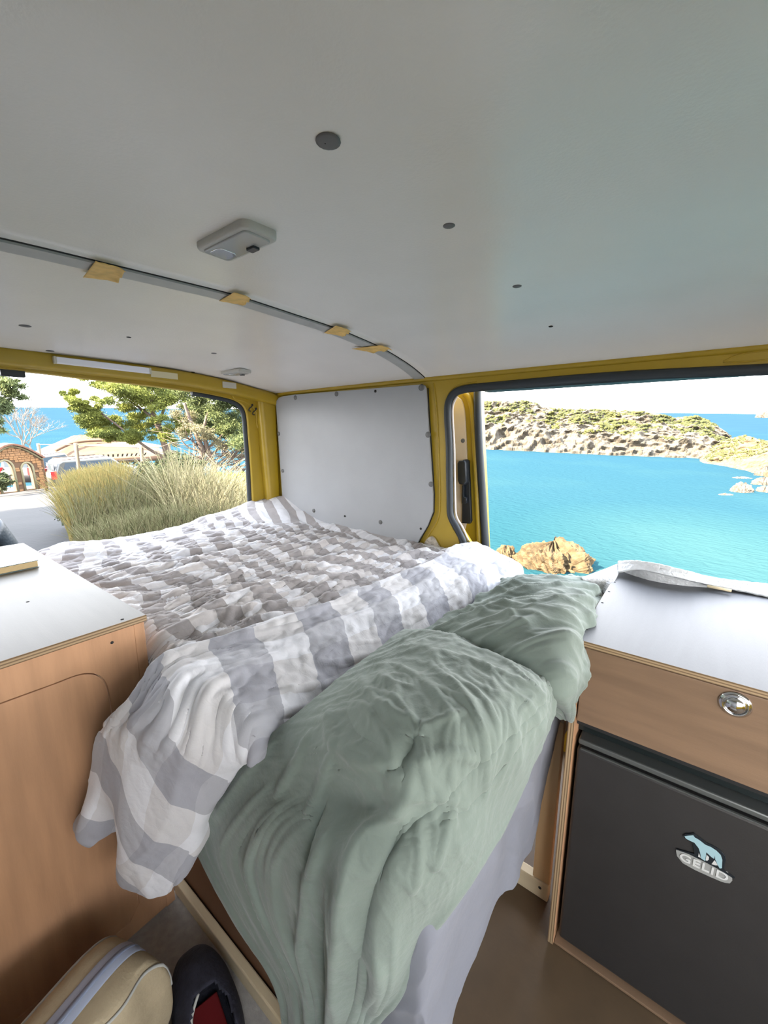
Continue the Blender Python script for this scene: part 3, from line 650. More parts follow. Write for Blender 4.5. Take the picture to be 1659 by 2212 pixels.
fl_ = [[P(1333, 1219, 'z', ZR + .018), P(1336, 1238, 'z', ZR + .010), P(1324, 1262, 'z', ZR - .004), P(1312, 1290, 'z', ZR - .03)],
       [P(1300, 1232, 'z', ZR + .010), P(1302, 1248, 'z', ZR + .004), P(1303, 1262, 'z', ZR - .01), P(1300, 1280, 'z', ZR - .03)],
       [P(1255, 1248, 'z', ZR + .004), P(1262, 1256, 'z', ZR - .006), P(1272, 1265, 'z', ZR - .02), P(1280, 1278, 'z', ZR - .035)]]
V = surf(np.array([[tuple(p) for p in r] for r in fl_]), 40, 30); V += normals(V) * (.0015 * noise(V[..., 0] * 110, V[..., 1] * 110))[..., None]
o = link('mat_corner', grid_mesh('mat_corner', V), FOIL, tm); s = o.modifiers.new('s', 'SOLIDIFY'); s.thickness = .003; s.offset = 0
q = [P(1528, 1266, 'z', ZR + .012), P(1580, 1276, 'z', ZR + .010)]
bm = bmesh.new(); tube(bm, [q[0], q[1]], .004, 6); link('mat_binding', bm, PINE, tm)

# ================================================================== BED
t = empty('bed_base', (-.9, .9, 0), 'wooden van bed frame with pale kick beam and brown side board', 'bed frame')
bm = cbox(-.93, -.20, .350, .368, .0, .040, .003); link('kick_beam', bm, PINE, t)
bm = cbox(-.93, -.22, .372, .387, .0, .50, .001); link('side_board', bm, BROWN, t)
bm = cbox(-1.84, -.22, .36, 1.43, .50, .515, .001); link('slat_board', bm, BROWN, t)
for x0, x1, z0, z1 in ((-.300, -.270, .05, .499), (-.215, -.175, .05, .499)):
    bm = cbox(x0, x1, .902, .925, z0, z1, .002); link('frame_post', bm, PINE2, t)
bm = cbox(-.34, -.175, .900, .925, .0, .048, .002); link('bottom_rail', bm, PINE, t)
bm = bmesh.new(); disc(bm, Vector((-.195, .900, .03)), (0, -1, 0), .004, .001, 8); link('screw', bm, HOLE, t)
bm = cbox(-.250, -.222, .36, .394, .05, .499, .003); link('leg', bm, PINE, t)
bm = cbox(-1.84, -.215, .365, 1.435, .517, .615, .03, 4); o = link('mattress', bm, SHEET, smooth=True); tag(recenter(o), 'grey mattress on the wooden bed frame under the sheet', 'mattress')

# ---- fitted sheet: over the head end of the mattress and down its two sides
def relax(V, n):
    V = V.copy()
    for _ in range(n):
        V[1:-1] = (V[:-2] + 2 * V[1:-1] + V[2:]) / 4; V[:, 1:-1] = (V[:, :-2] + 2 * V[:, 1:-1] + V[:, 2:]) / 4
    return V
def cloth(name, C, nr, nc, m, wr=None, uvs=1., th=.004, attr=None, parent=None, uv=None):
    V = relax(surf(C, nr, nc), 30); A_ = arclen(V)
    if wr is not None: V = V + normals(V) * wr(A_[..., 0], A_[..., 1], V)[..., None]
    me = grid_mesh(name, V, uv=(A_ if uv is None else uv(A_)) * uvs, attr=attr(A_, V) if attr else None)
    o = link(name, me, m, parent)
    if th: s = o.modifiers.new('s', 'SOLIDIFY'); s.thickness = th; s.offset = -1
    return o
EB = -.196
def sh_row(y, zb, dx=0.): return [(-.75, y, .622), (-.5, y, .624), (-.24, y, .624), (EB - .004, y, .612), (EB + .004 + dx, y, .56), (EB + dx, y, (.56 + zb) / 2), (EB - .003 + dx, y, zb)]
rows = [[(-.75, .345, .57), (-.5, .345, .54), (-.34, .343, .14), (-.245, .342, .13), (-.232, .340, .15), (-.225, .338, .16), (-.220, .338, .17)],
        [(-.75, .348, .585), (-.5, .347, .565), (-.30, .343, .32), (-.225, .342, .32), (-.212, .342, .28), (-.205, .345, .24), (-.202, .35, .22)],
        [(-.75, .350, .60), (-.5, .350, .59), (-.26, .348, .53), (-.215, .345, .51), (-.20, .346, .43), (EB, .355, .33), (EB, .365, .27)],
        [(-.75, .358, .61), (-.5, .358, .612), (-.24, .358, .613), (-.205, .36, .597), (EB + .003, .365, .52), (EB + .003, .385, .38), (EB, .40, .30)],
        sh_row(.44, .315), sh_row(.52, .325, .006), sh_row(.60, .335, .0), sh_row(.66, .30, .010), sh_row(.74, .265, .004), sh_row(.80, .24, .0), sh_row(.86, .28), sh_row(.95, .36), sh_row(1.15, .40), sh_row(1.40, .42)]
def wr_sheet(u, v, V):
    k = np.clip((.60 - V[..., 2]) / .05, 0, 1)
    return k * (.010 * noise(u * 4, v * 6, 3) + .005 * ridge(u * 3 + .5 * v, v * 4, 4) + .0015 * ridge(u * 9, v * 12, 5)) + .003 * noise(u * 8, v * 8, 6)
o = cloth('fitted_sheet', np.array(rows), 320, 200, SHEET, wr_sheet); tag(recenter(o), 'plain grey sheet hanging off the bed end beside the fridge cabinet', 'sheet')

# ---- duvet, main spread
rear = [(60, 1210), (90, 1197), (150, 1182), (217, 1172), (343, 1155), (416, 1136), (452, 1120), (488, 1107), (542, 1089), (575, 1077), (600, 1076), (615, 1082)]
rz = [(P(a, b, 'x', -1.885).y, P(a, b, 'x', -1.885).z) for a, b in rear]
ry, rzz = np.array(sorted(rz)).T
wl_pts = [(612, 1080), (650, 1109), (700, 1132), (777, 1149), (850, 1166), (900, 1176), (960, 1190), (1012, 1180)]
wv = sorted([(P(a, b, 'y', 1.43).x, P(a, b, 'y', 1.43).z) for a, b in wl_pts]); wx, wz = np.array(wv).T
nx, ny = 520, 420
xs = np.concatenate([np.linspace(-1.97, -1.90, 14)[:-1], np.linspace(-1.90, -.60, nx)]); ys = np.linspace(.349, 1.44, ny)
X, Y = np.meshgrid(xs, ys, indexing='ij')
base = .672 + .012 * np.sin(X * 5 + Y * 3) * .5
zr_ = np.interp(Y, ry, rzz); kr = np.clip(1 - (X + 1.885) / .48, 0, 1); kr = np.where(X < -1.885, 1, kr) ** 2.0
zw = np.interp(X, wx, wz); kw = np.clip(1 - (1.44 - Y) / .22, 0, 1) ** 2
Z = base * (1 - kr) + zr_ * kr
Z = np.maximum(Z, Z * (1 - kw) + zw * kw)
cor = np.exp(-(((X + 1.72) / .15) ** 2 + ((Y - 1.36) / .17) ** 2)); Z = Z + cor * .018
over = np.clip((-1.895 - X) / .075, 0, 1); Z = Z - over ** 2 * .10; X = X + over * .045
side = np.clip((.40 - Y) / .05, 0, 1); Z = Z - side ** 2 * .035
calm = np.clip(cor * 1.6 + kw * .8 + kr * .45, 0, 1)
wx_, wy_ = X + .05 * noise(X * 3, Y * 3, 11), Y + .05 * noise(X * 3, Y * 3, 12)
D = .016 * ridge(wx_ * 7 - wy_ * 2.0, wy_ * 1.6 + wx_ * .8, 1, 2.6) + .013 * ridge(wx_ * 13 - wy_ * 4, wy_ * 2.4, 2, 2.4) + .007 * ridge(wx_ * 24 + wy_ * 5, wy_ * 5, 3, 2.2) + .004 * ridge(wx_ * 40 - wy_ * 9, wy_ * 7, 6, 2.2) + .014 * noise(X * 4, Y * 4, 4) + .0025 * noise(X * 60, Y * 40, 5)
Dc = .006 * ridge(wx_ * 3 + wy_ * 2, wy_ * 9 - wx_ * 5, 7, 3) + .0015 * noise(X * 40, Y * 40, 8)
Z = Z + D * (1 - calm) + Dc * calm - .006
# pressed in along the wall like a tucked fold
Z = Z - .012 * np.exp(-((1.375 - Y) / .02) ** 2) * np.clip((X + 1.75) * 4, 0, 1)
V = np.stack([X, Y, Z], 2)
U = np.stack([Y + .10 * kr * (X + 1.4) + .08 * noise(X * 3, Y * 3, 20) + .018 * noise(X * 13, Y * 9, 21), X + .08 * noise(X * 3, Y * 3, 22) + .018 * noise(X * 13, Y * 9, 23)], 2)
# on the turned-up rear corner and along the wall the plain striped side shows, stripes running towards the camera side
stripe = ((kw > .30) | (cor > .35) | ((kr > .30) & (Y > .98))).astype(float)
rot = np.stack([X * .34 + Y * .83 + .03 * noise(X * 4, Y * 4, 25), Y], 2) * np.array([1.55, 1.0])
U = np.where(stripe[..., None] > .5, rot, U)
du = link('duvet', grid_mesh('duvet', V, uv=U, attr=1 - stripe), DUV); s = du.modifiers.new('s', 'SOLIDIFY'); s.thickness = .012; s.offset = -1
tag(recenter(du), 'crumpled beige and white gingham duvet spread over the bed', 'duvet')

# ---- the turned-back end of the duvet: a padded band across the bed, hanging over the near side
up = [(1015, 1180), (950, 1212), (870, 1252), (760, 1297), (620, 1347), (480, 1393), (400, 1420), (335, 1448)]
lo = [(1122, 1243), (1060, 1280), (1000, 1302), (880, 1360), (760, 1440), (650, 1522), (590, 1575), (548, 1615)]
C_ = []
for (a, b), (c, d), i in zip(up, lo, range(8)):
    pu = P(a, b, 'z', .700); pl = P(c, d, 'z', .665); dirv = (pl - pu); row = []
    for s_, h in ((-.0, -.012), (.07, .022), (.3, .028), (.55, .031), (.8, .029), (.95, .016), (1.0, -.006), (1.0, -.026)):
        q = pu + dirv * s_; q.z += h; row.append(tuple(q))
    C_.append(row)
C_.insert(0, [(q[0] + .01, min(q[1] + .055, 1.445 if q[0] < -.64 else 1.50), q[2] - .045) for q in C_[0]])
ha, hn = (-.885, .185, .5), (-.13, .335, 0)
def H(px, py, off=0.):
    q = PP(px, py, ha, hn); n = Vector(hn).normalized(); return tuple(q + n * -off)
C_.append([H(268, 1528), H(300, 1512, .006), H(352, 1512, .02), H(402, 1540, .03), H(450, 1590, .03), H(490, 1640, .02), H(512, 1662), H(514, 1664, -.014)])
C_.append([H(226, 1573), H(262, 1560, .008), H(312, 1568, .026), H(362, 1600, .036), H(412, 1650, .036), H(452, 1690, .02), H(478, 1712), H(480, 1713, -.014)])
C_.append([H(208, 1612), H(240, 1612, .012), H(290, 1640, .030), H(335, 1670, .040), H(382, 1710, .036), H(424, 1742, .02), H(446, 1756), H(448, 1752, -.03)])
C_.append([H(198, 1690), H(226, 1690, .016), H(262, 1710, .020), H(306, 1740, .040), H(352, 1765, .036), H(400, 1785, .018), H(428, 1792), H(430, 1786, -.03)])
C_.append([H(184, 1742), H(214, 1745, .024), H(250, 1760, -.004), H(296, 1800, .036), H(345, 1820, .034), H(392, 1826, .018), H(424, 1822), H(426, 1812, -.03)])
C_.append([H(160, 1782), H(202, 1786, .020), H(256, 1800, -.010), H(285, 1850, .026), H(338, 1868, .03), H(384, 1868, .018), H(416, 1850), H(420, 1840, -.03)])
C_.append([H(172, 1806), H(206, 1810, .014), H(250, 1806, -.014), H(268, 1892, .012), H(325, 1915, .016), H(374, 1916, .008), H(400, 1886), H(404, 1872, -.03)])
C_ = np.array(C_)
def wr_band(u, v, V):
    top = np.clip((V[..., 2] - .60) / .06, 0, 1)
    a = .011 * ridge(v * 1.8 + .4 * u, u * 10, 31, 2.5) + .0045 * ridge(v * 4 + u * 3, u * 20, 32, 2.8) + .002 * ridge(v * 14, u * 30, 37, 2.5) + .008 * noise(v * 5, u * 8, 33) + .002 * noise(v * 40, u * 40, 34)
    b = .006 * ridge(v * 3, u * 7, 35, 3) + .006 * noise(v * 5, u * 5, 36) + .001 * noise(v * 40, u * 40, 34)
    return a * top + b * (1 - top) - .008
cb_ = cloth('duvet_foldback', C_, 640, 220, DUV2, wr_band, th=.010, attr=lambda A_, V: np.ones(A_.shape[:2]),
            uv=lambda A_: np.stack([A_[..., 1] + .02 * noise(A_[..., 0] * 6, A_[..., 1] * 3, 41), A_[..., 0] * 1.1 + .02 * noise(A_[..., 0] * 5, A_[..., 1] * 5, 42)], 2), parent=du)
cb_['label'] = 'folded-back white and grey checked end of the duvet hanging off the near side'

# ---- far pillow
def creases(A_, V, lines, nrow, ncol):
    """ridges (+) and grooves (-) sewn or folded into the cloth along lines given in control-grid rows and columns"""
    H_ = np.zeros(A_.shape[:2]); nr, nc = H_.shape; P3 = V.reshape(-1, 3)
    for pts, w, amp in lines:
        q = np.array([(a, b) for a, b in pts], float); q = catmull(q, 24, 0); ii = q[:, 0] / (nrow - 1) * (nr - 1); jj = q[:, 1] / (ncol - 1) * (nc - 1); K = V[np.clip(np.rint(ii).astype(int), 0, nr - 1), np.clip(np.rint(jj).astype(int), 0, nc - 1)]
        d2 = np.full(len(P3), 1e9); tt = np.zeros(len(P3)); n = len(K) - 1
        for k in range(n):
            a, b = K[k], K[k + 1]; ab = b - a; t = np.clip(((P3 - a) @ ab) / (ab @ ab + 1e-12), 0, 1); dd = ((P3 - a - t[:, None] * ab) ** 2).sum(1); m_ = dd < d2; d2[m_] = dd[m_]; tt[m_] = (k + t[m_]) / n
        fade = np.clip(np.minimum(tt, 1 - tt) * 6, 0.02, 1); x = np.sqrt(d2) / (w * .62); H_ += (amp * .62 * fade * np.exp(-x ** 1.25)).reshape(nr, nc)
    return H_
def pillow(rows, label, wr, nr=260, nc=260, name='pillow'):
    C_ = np.array([[tuple(p) for p in r] for r in rows]); V = relax(surf(C_, nr, nc), 60); A_ = arclen(V)
    V2 = V + normals(V) * wr(A_[..., 0], A_[..., 1], V)[..., None]
    me = grid_mesh(name, V2, uv=A_); o = link(name, me, SAGE); s = o.modifiers.new('s', 'SOLIDIFY'); s.thickness = .006; s.offset = -1
    return tag(recenter(o), label, 'pillow', 'sage green pillows on the bed')
Zp = lambda a, b, z: P(a, b, 'z', z)
far = [[Zp(1078, 1262, .63), Zp(1130, 1262, .655), Zp(1200, 1262, .665), Zp(1270, 1262, .665), Zp(1318, 1282, .63)],
       [Zp(1086, 1262, .69), Zp(1130, 1256, .73), Zp(1200, 1256, .745), Zp(1272, 1256, .735), Zp(1312, 1280, .69)],
       [Zp(1055, 1285, .69), Zp(1120, 1284, .755), Zp(1195, 1286, .775), Zp(1262, 1296, .765), Zp(1300, 1318, .70)],
       [Zp(1000, 1322, .69), Zp(1070, 1316, .76), Zp(1165, 1330, .785), Zp(1240, 1352, .775), Zp(1272, 1382, .71)],
       [Zp(930, 1358, .685), Zp(1020, 1356, .75), Zp(1120, 1385, .77), Zp(1215, 1430, .765), Zp(1250, 1475, .70)],
       [Zp(915, 1385, .65), Zp(1000, 1400, .71), Zp(1100, 1445, .72), Zp(1200, 1500, .72), Zp(1236, 1530, .66)],
       [Zp(925, 1395, .625), Zp(1000, 1420, .63), Zp(1100, 1470, .63), Zp(1195, 1528, .64), Zp(1228, 1545, .625)]]
def wr_far(u, v, V): return .013 * ridge(v * 7 + u * 3, u * 3.2, 51, 2.6) + .008 * ridge(v * 12 - u * 4, u * 6, 52, 2.2) + .004 * noise(v * 20, u * 20, 53) + .003 * ridge(v * 28, u * 18, 54, 2) - .006
pillow(far, 'far sage pillow, flatter, by the sea-side door opening', wr_far)
# ---- near pillow, its long case spilling over the bed edge towards the floor
def S_(px, py, y): return P(px, py, 'y', y)
near = [[Zp(885, 1372, .64), Zp(950, 1382, .65), Zp(1040, 1420, .65), Zp(1120, 1462, .65), Zp(1190, 1496, .65), Zp(1206, 1520, .64)],
        [Zp(872, 1362, .70), Zp(940, 1370, .745), Zp(1040, 1402, .765), Zp(1120, 1438, .765), Zp(1178, 1474, .745), Zp(1207, 1494, .69)],
        [Zp(808, 1412, .70), Zp(880, 1430, .76), Zp(980, 1475, .785), Zp(1085, 1510, .785), Zp(1160, 1528, .755), Zp(1190, 1560, .69)],
        [Zp(715, 1482, .70), Zp(800, 1510, .76), Zp(905, 1560, .782), Zp(1020, 1600, .775), Zp(1115, 1625, .735), Zp(1150, 1650, .66)],
        [Zp(620, 1560, .68), Zp(705, 1600, .73), Zp(820, 1650, .755), Zp(940, 1700, .74), Zp(1050, 1730, .69), Zp(1098, 1760, .61)],
        [S_(525, 1640, .335), S_(620, 1690, .325), S_(750, 1740, .325), S_(870, 1785, .325), S_(990, 1815, .36), S_(1050, 1845, .42)],
        [S_(450, 1735, .315), S_(560, 1770, .30), S_(700, 1820, .295), S_(830, 1870, .295), S_(935, 1900, .33), S_(996, 1922, .38)],
        [S_(424, 1800, .315), S_(530, 1850, .30), S_(680, 1900, .29), S_(810, 1955, .29), S_(890, 1985, .32), S_(935, 2010, .36)],
        [S_(458, 1888, .318), S_(560, 1940, .30), S_(690, 1990, .29), S_(800, 2035, .29), S_(865, 2060, .315), S_(896, 2080, .35)],
        [S_(520, 2000, .322), S_(605, 2040, .305), S_(700, 2080, .30), S_(790, 2110, .295), S_(840, 2130, .315), S_(862, 2145, .345)],
        [S_(580, 2085, .326), S_(645, 2120, .31), S_(715, 2150, .305), S_(775, 2175, .305), S_(800, 2190, .32), S_(818, 2200, .342)],
        [S_(608, 2150, .328), S_(662, 2195, .315), S_(715, 2225, .31), S_(745, 2245, .31), S_(765, 2255, .32), S_(780, 2262, .34)],
        [S_(612, 2250, .332), S_(655, 2290, .32), S_(700, 2320, .31), S_(735, 2335, .31), S_(755, 2345, .32), S_(770, 2350, .34)]]
NEARL = [([(3.6, 2.4), (4.6, 2.75), (5.8, 2.55), (7.2, 2.5), (9.2, 2.35), (11.5, 2.2)], .020, .026), ([(4.6, 3.0), (6.2, 2.95), (7.6, 2.85), (9.4, 2.7), (11, 2.7)], .014, -.016),
         ([(5.3, 2.05), (7.3, 1.9), (9, 1.55), (11.4, 1.1)], .013, .017), ([(5.0, 1.7), (6.2, 1.85), (7, 1.95)], .009, -.012), ([(5.4, 1.2), (8, 1.0), (10.4, .8)], .010, .012), ([(5.0, .8), (7, .6), (9.5, .35)], .009, .008),
         ([(7.6, 2.1), (9.2, 1.95), (11.5, 1.6)], .010, -.014), ([(6, .95), (8.4, .75), (11, .5)], .012, -.008),
         ([(3.3, .4), (3.9, 1.0), (4.05, 1.7), (3.8, 2.3)], .010, .009), ([(3.0, .5), (3.6, 1.2), (3.7, 1.9)], .012, -.004), ([(3.8, 2.35), (3.35, 2.8), (3.3, 3.3)], .009, .012), ([(4.3, 2.6), (4.1, 3.2), (4.3, 3.9)], .008, .007),
         ([(2.6, .3), (3.05, 1.2), (3.1, 2.2)], .010, .007), ([(3.2, 2.1), (3.6, 2.25), (4.0, 2.3)], .013, -.016), ([(2.5, 2.6), (2.9, 2.3), (3.2, 2.1)], .010, .008), ([(2.2, .6), (2.3, 1.6), (2.6, 2.6)], .008, .004),
         ([(3.9, .6), (4.6, .9), (5.4, 1.0)], .010, .011), ([(3.9, 1.2), (4.9, 1.5), (5.6, 1.6)], .010, .010), ([(4.2, .2), (5.4, .3), (6.4, .3)], .012, .009),
         ([(1.2, 4.35), (2, 4.3), (3, 3.9), (4, 3.75), (4.8, 3.5)], .0035, -.005), ([(1.5, 4.1), (2.4, 3.85), (3.2, 3.4), (4.4, 3.2), (5.6, 3.05), (6.6, 3.05)], .0030, -.006),
         ([(4.2, 3.4), (5.0, 3.7), (5.8, 3.9)], .010, .008), ([(4.6, 3.1), (5.6, 3.5), (6.4, 3.7)], .010, .007), ([(8.2, 3.2), (9.2, 3.6), (10, 4.2)], .012, .010), ([(8.6, 2.9), (9.6, 3.2), (10.6, 3.5)], .010, -.012)]
def wr_near(u, v, V):
    hang = np.clip((.66 - V[..., 2]) / .10, 0, 1)
    w = u / (u.max(axis=1, keepdims=True) + 1e-6)
    wx_ = u + .03 * noise(u * 5, v * 5, 60); wy_ = v + .03 * noise(u * 5, v * 5, 61)
    a = .0055 * ridge(wx_ * 4 + wy_ * 3, wy_ * 12, 62, 3.6) + .0035 * ridge(wx_ * 9 - wy_ * 5, wy_ * 22, 63, 3.4) + .006 * noise(u * 6, v * 6, 64) + .0018 * ridge(wx_ * 34, wy_ * 30, 71, 2)
    edge = np.exp(-((w - .90) / .10) ** 2) * np.clip(1 - hang * .6, 0, 1) * np.clip((V[..., 2] - .66) / .06, 0, 1); a = a * (.25 + .75 * np.clip((V[..., 2] - .69) / .06, 0, 1))
    a = a + .0026 * edge * ridge(wx_ * 5 + wy_ * 18, wy_ * 22, 65, 1.8)
    b = .007 * ridge(w * 5 + .35 * noise(v * 2, w * 2, 66), v * .9, 67, 2.2) + .004 * ridge(w * 11 + .4 * noise(v * 3, w * 3, 69), v * 1.6, 68, 2.5) + .003 * noise(u * 6, v * 5, 70)
    return (a - .004) * (1 - hang) + (b - .006) * hang + creases(np.stack([u, v], 2), V, NEARL, 13, 6)
pn_ = pillow(near, 'near sage pillow whose long case hangs off the bed towards the floor', wr_near, 460, 300)

# ================================================================== BAG AND SLIPPERS
t = empty('toiletry_bag', (-.738, .212, .002), 'beige canvas bag with pale blue zip standing before the left cabinet', 'bag', rz=.30)
def bag_pt(u, v, x0=-.072, x1=.072, y0=-.40, y1=0., z1=.232):
    """u around the section across x, v along y; rounded box"""
    n = 5.0; cx_, cz_ = (x0 + x1) / 2, z1 / 2; a = u * 2 * math.pi; c, s = math.cos(a), math.sin(a)
    rx = abs(c) ** (2 / n) * math.copysign(1, c); rz = abs(s) ** (2 / n) * math.copysign(1, s)
    w = np.clip(v, -1, 1); sh = (1 - abs(w) ** 6) ** (1 / 3.2); yy = (y0 + y1) / 2 + w * (y1 - y0) / 2
    bul = .004 * math.sin(v * 14) * (1 if c > .5 else 0)
    return (cx_ + rx * ((x1 - x0) / 2) * (.80 + .20 * sh) + bul, yy, z1 / 2 + rz * (z1 / 2) * (sh if s > 0 else .96 * max(sh, .05)))
vv = np.concatenate([[-1, -.985, -.96], np.linspace(-.92, .92, 50), [.95, .97, .985, .995, 1]])
V = np.array([[bag_pt(k / 72, v) for k in range(72)] for v in vv])
link('bag_body', grid_mesh('bag_body', V, closed_u=True), BAGM, t, local=True)
def bag_line(u, v0, v1, lift, n=50):
    out = []
    for v in np.linspace(v0, v1, n):
        p = Vector(bag_pt(u, v)); c_ = Vector((0, p.y, .12)); out.append(p + (p - c_).normalized() * lift)
    return out
def strip(bm, pts, w, h):
    prev = None
    for i, p in enumerate(pts):
        tdir = (pts[min(i + 1, len(pts) - 1)] - pts[max(i - 1, 0)]).normalized(); sidev = Vector((1, 0, 0)); up_ = tdir.cross(sidev).normalized() * -1
        q = [bm.verts.new(p - sidev * w), bm.verts.new(p - sidev * w * .9 + up_ * h), bm.verts.new(p + sidev * w * .9 + up_ * h), bm.verts.new(p + sidev * w)]
        if prev:
            for k in range(3): bm.faces.new((prev[k], prev[k + 1], q[k + 1], q[k])).smooth = True
        prev = q
bm = bmesh.new(); strip(bm, bag_line(.25, -.95, .992, .0005), .019, .0012); bmesh.ops.recalc_face_normals(bm, faces=bm.faces); z_ = link('zip_tape', bm, ZIP, t, local=True)
bm = bmesh.new(); strip(bm, bag_line(.25, -.95, .985, .0018), .0045, .0018); bmesh.ops.recalc_face_normals(bm, faces=bm.faces); link('zip_teeth', bm, ZIP2, z_, local=True)
for u in (.125, .375):
    bm = bmesh.new(); tube(bm, bag_line(u, -.97, .985, .0012) + [Vector(bag_pt(u + (-.06 if u < .2 else .06), .995)), Vector(bag_pt(u + (-.12 if u < .2 else .12), .99))], .0026, 6); link('piping', bm, PALE, t, local=True)

def slipper(name, loc, ang, label, m, tilt=0, roll=0):
    t = empty(name, loc, label, 'slipper', 'dark felt slippers on the floor', rz=ang)
    L_ = .27; nr, nc = 48, 40
    # sole
    half = lambda s: .050 * (1 - abs(2 * s - 1) ** 3.2) ** .5 * (1.0 + .16 * math.sin(s * math.pi * 1.5 - .4)) * (.9 + .14 * s)
    bm = bmesh.new(); R = []
    for z in (0, .006, .013):
        R.append([bm.verts.new((s * L_ - L_ / 2, sg * half(min(max(s, .001), .999)) * (1.0 if z else .96), z)) for s, sg in [(k / 24, 1) for k in range(25)] + [(1 - k / 24, -1) for k in range(1, 24)]])
    n = len(R[0])
    for i in range(2):
        for k in range(n): bm.faces.new((R[i][k], R[i][(k + 1) % n], R[i + 1][(k + 1) % n], R[i + 1][k])).smooth = True
    bm.faces.new(R[0][::-1]); bm.faces.new(R[2]); so = link('sole', bm, PALE if m is NAVY2 else NAVY, t, local=True)
    # upper: shell over the front, low sides and heel
    rows = []
    for i in range(nr):
        s = .004 + .992 * i / (nr - 1); h = half(s) * 1.04
        hgt = .070 * (1 - max(0, (s - .62) / .38) ** 2.4) if s > .55 else .052 + .018 * (s / .55)
        hgt *= min(1, (s / .06)) ** .5
        row = []
        for j in range(nc):
            a = math.pi * j / (nc - 1); op = 0
            y = math.cos(a) * h; z = .012 + (abs(math.sin(a)) ** .8) * hgt
            row.append((s * L_ - L_ / 2, y, z))
        rows.append(row)
    V = np.array(rows); V[..., 2] += .002 * noise(V[..., 0] * 40, V[..., 1] * 40, 5)
    me = grid_mesh('upper', V); bm = bmesh.new(); bm.from_mesh(me); bpy.data.meshes.remove(me)
    dele = [f for f in bm.faces if (lambda c: -.105 < c.x < .004 and (abs(c.y) < .036 - .5 * max(0, c.x + .03) ) and c.z > .030)(f.calc_center_median())]
    bmesh.ops.delete(bm, geom=dele, context='FACES')
    up_ = link('upper', bm, m, t, local=True); s_ = up_.modifiers.new('s', 'SOLIDIFY'); s_.thickness = .004; s_.offset = -1
    bm = bmesh.new(); box(bm, -.12, .10, -.038, .038, .0135, .018, .004); ins = link('insole', bm, NAVY, t, local=True)
    bm = bmesh.new(); box(bm, -.085, .02, -.026, .026, .0185, .024, .003); link('red_patch', bm, REDL, ins, local=True)
    bm = bmesh.new(); V_ = [(x, math.cos(a) * .036, .06) for x, a in ()]
    tube(bm, spline([(-.04, .036, .056), (-.016, .028, .066), (.004, .010, .076)], 5), .0028, 6); link('pale_rim', bm, PALE, t, local=True)
    t.rotation_euler = (roll, tilt, ang)
    return t
slipper('slipper', (-.645, .275, .004), math.atan2(.22, -.97), 'near-black slipper with red lining, leaning against the kick beam', NAVY)
slipper('slipper', (-.560, .160, .004), math.atan2(.20, -1), 'blue-grey slipper beside the beige bag, cut by the photo bottom', NAVY2)
# ================================================================== OUTDOORS (outdoor frame: eye height = 0, z = gravity; tilted into the van's axes at the end)
SEA_Z = -20.0
def omat(name, *a, **k): return mat(name, *a, **k)
GRAV = omat('gravel', (0.012, 0.011, 0.011), rough=.95, scale=1.4, col2=(0.008, 0.008, 0.008), bump=.6, bscale=9)
BARK = omat('pine_bark', (0.140, 0.101, 0.077), rough=.95, scale=3, col2=(0.077, 0.059, 0.049), bump=.5, bscale=12)
TWIG = omat('pale_twig', (0.135, 0.117, 0.099), rough=.9)
def leafmat(name, c1, c2, sc=1.2):
    m = mat(name, c1, rough=.8, spec=.1, scale=sc, col2=c2); b = m.node_tree.nodes['Principled BSDF']
    b.inputs['Subsurface Weight'].default_value = 0; return m
PIN1 = leafmat('pine_needles_light', (0.173, 0.187, 0.040), (0.100, 0.122, 0.036))
PIN2 = leafmat('pine_needles_dark', (0.102, 0.121, 0.044), (0.054, 0.072, 0.035))
YSH = leafmat('yellow_shrub_leaves', (0.186, 0.197, 0.035), (0.123, 0.148, 0.031))
SHR = leafmat('grey_green_leaves', (0.066, 0.076, 0.033), (0.042, 0.052, 0.028))
GR1 = leafmat('golden_grass', (0.231, 0.170, 0.061), (0.137, 0.129, 0.048), 14)
GR2 = leafmat('green_grass', (0.082, 0.086, 0.038), (0.120, 0.105, 0.057), 14)
GR3 = leafmat('straw_grass', (0.219, 0.189, 0.116), (0.146, 0.141, 0.074), 14)
STONE = omat('orange_stone', (0.204, 0.104, 0.041), rough=.9, scale=2.2, col2=(0.155, 0.083, 0.039), bump=.5, bscale=20)
MORT = omat('dark_mortar', (0.076, 0.042, 0.021), rough=.95)
PLAST = omat('cream_plaster', (0.162, 0.141, 0.081), rough=.9)
TILEM = omat('terracotta', (0.162, 0.077, 0.045), rough=.85, scale=1.5, col2=(0.122, 0.059, 0.038))
THATCH = omat('thatch', (0.091, 0.050, 0.025), rough=.95, scale=1.2, col2=(0.068, 0.036, 0.019), bump=.8, bscale=8)
DWOOD = omat('dark_timber', (.055, .038, .028), rough=.9)
LWOOD = omat('light_post', (0.104, 0.075, 0.046), rough=.8)
SAIL = omat('sand_canvas', (0.124, 0.095, 0.050), rough=.8)
CARS = omat('silver_car_paint', (0.069, 0.072, 0.069), rough=.3, metal=.3, coat=.5)
CARD = omat('dark_car_paint', (0.054, 0.051, 0.054), rough=.3, metal=.3, coat=.5)
GLASSC = omat('car_glass', (.05, .065, .08), rough=.08)
REDT = omat('tail_light_red', (.45, .02, .02), rough=.25)

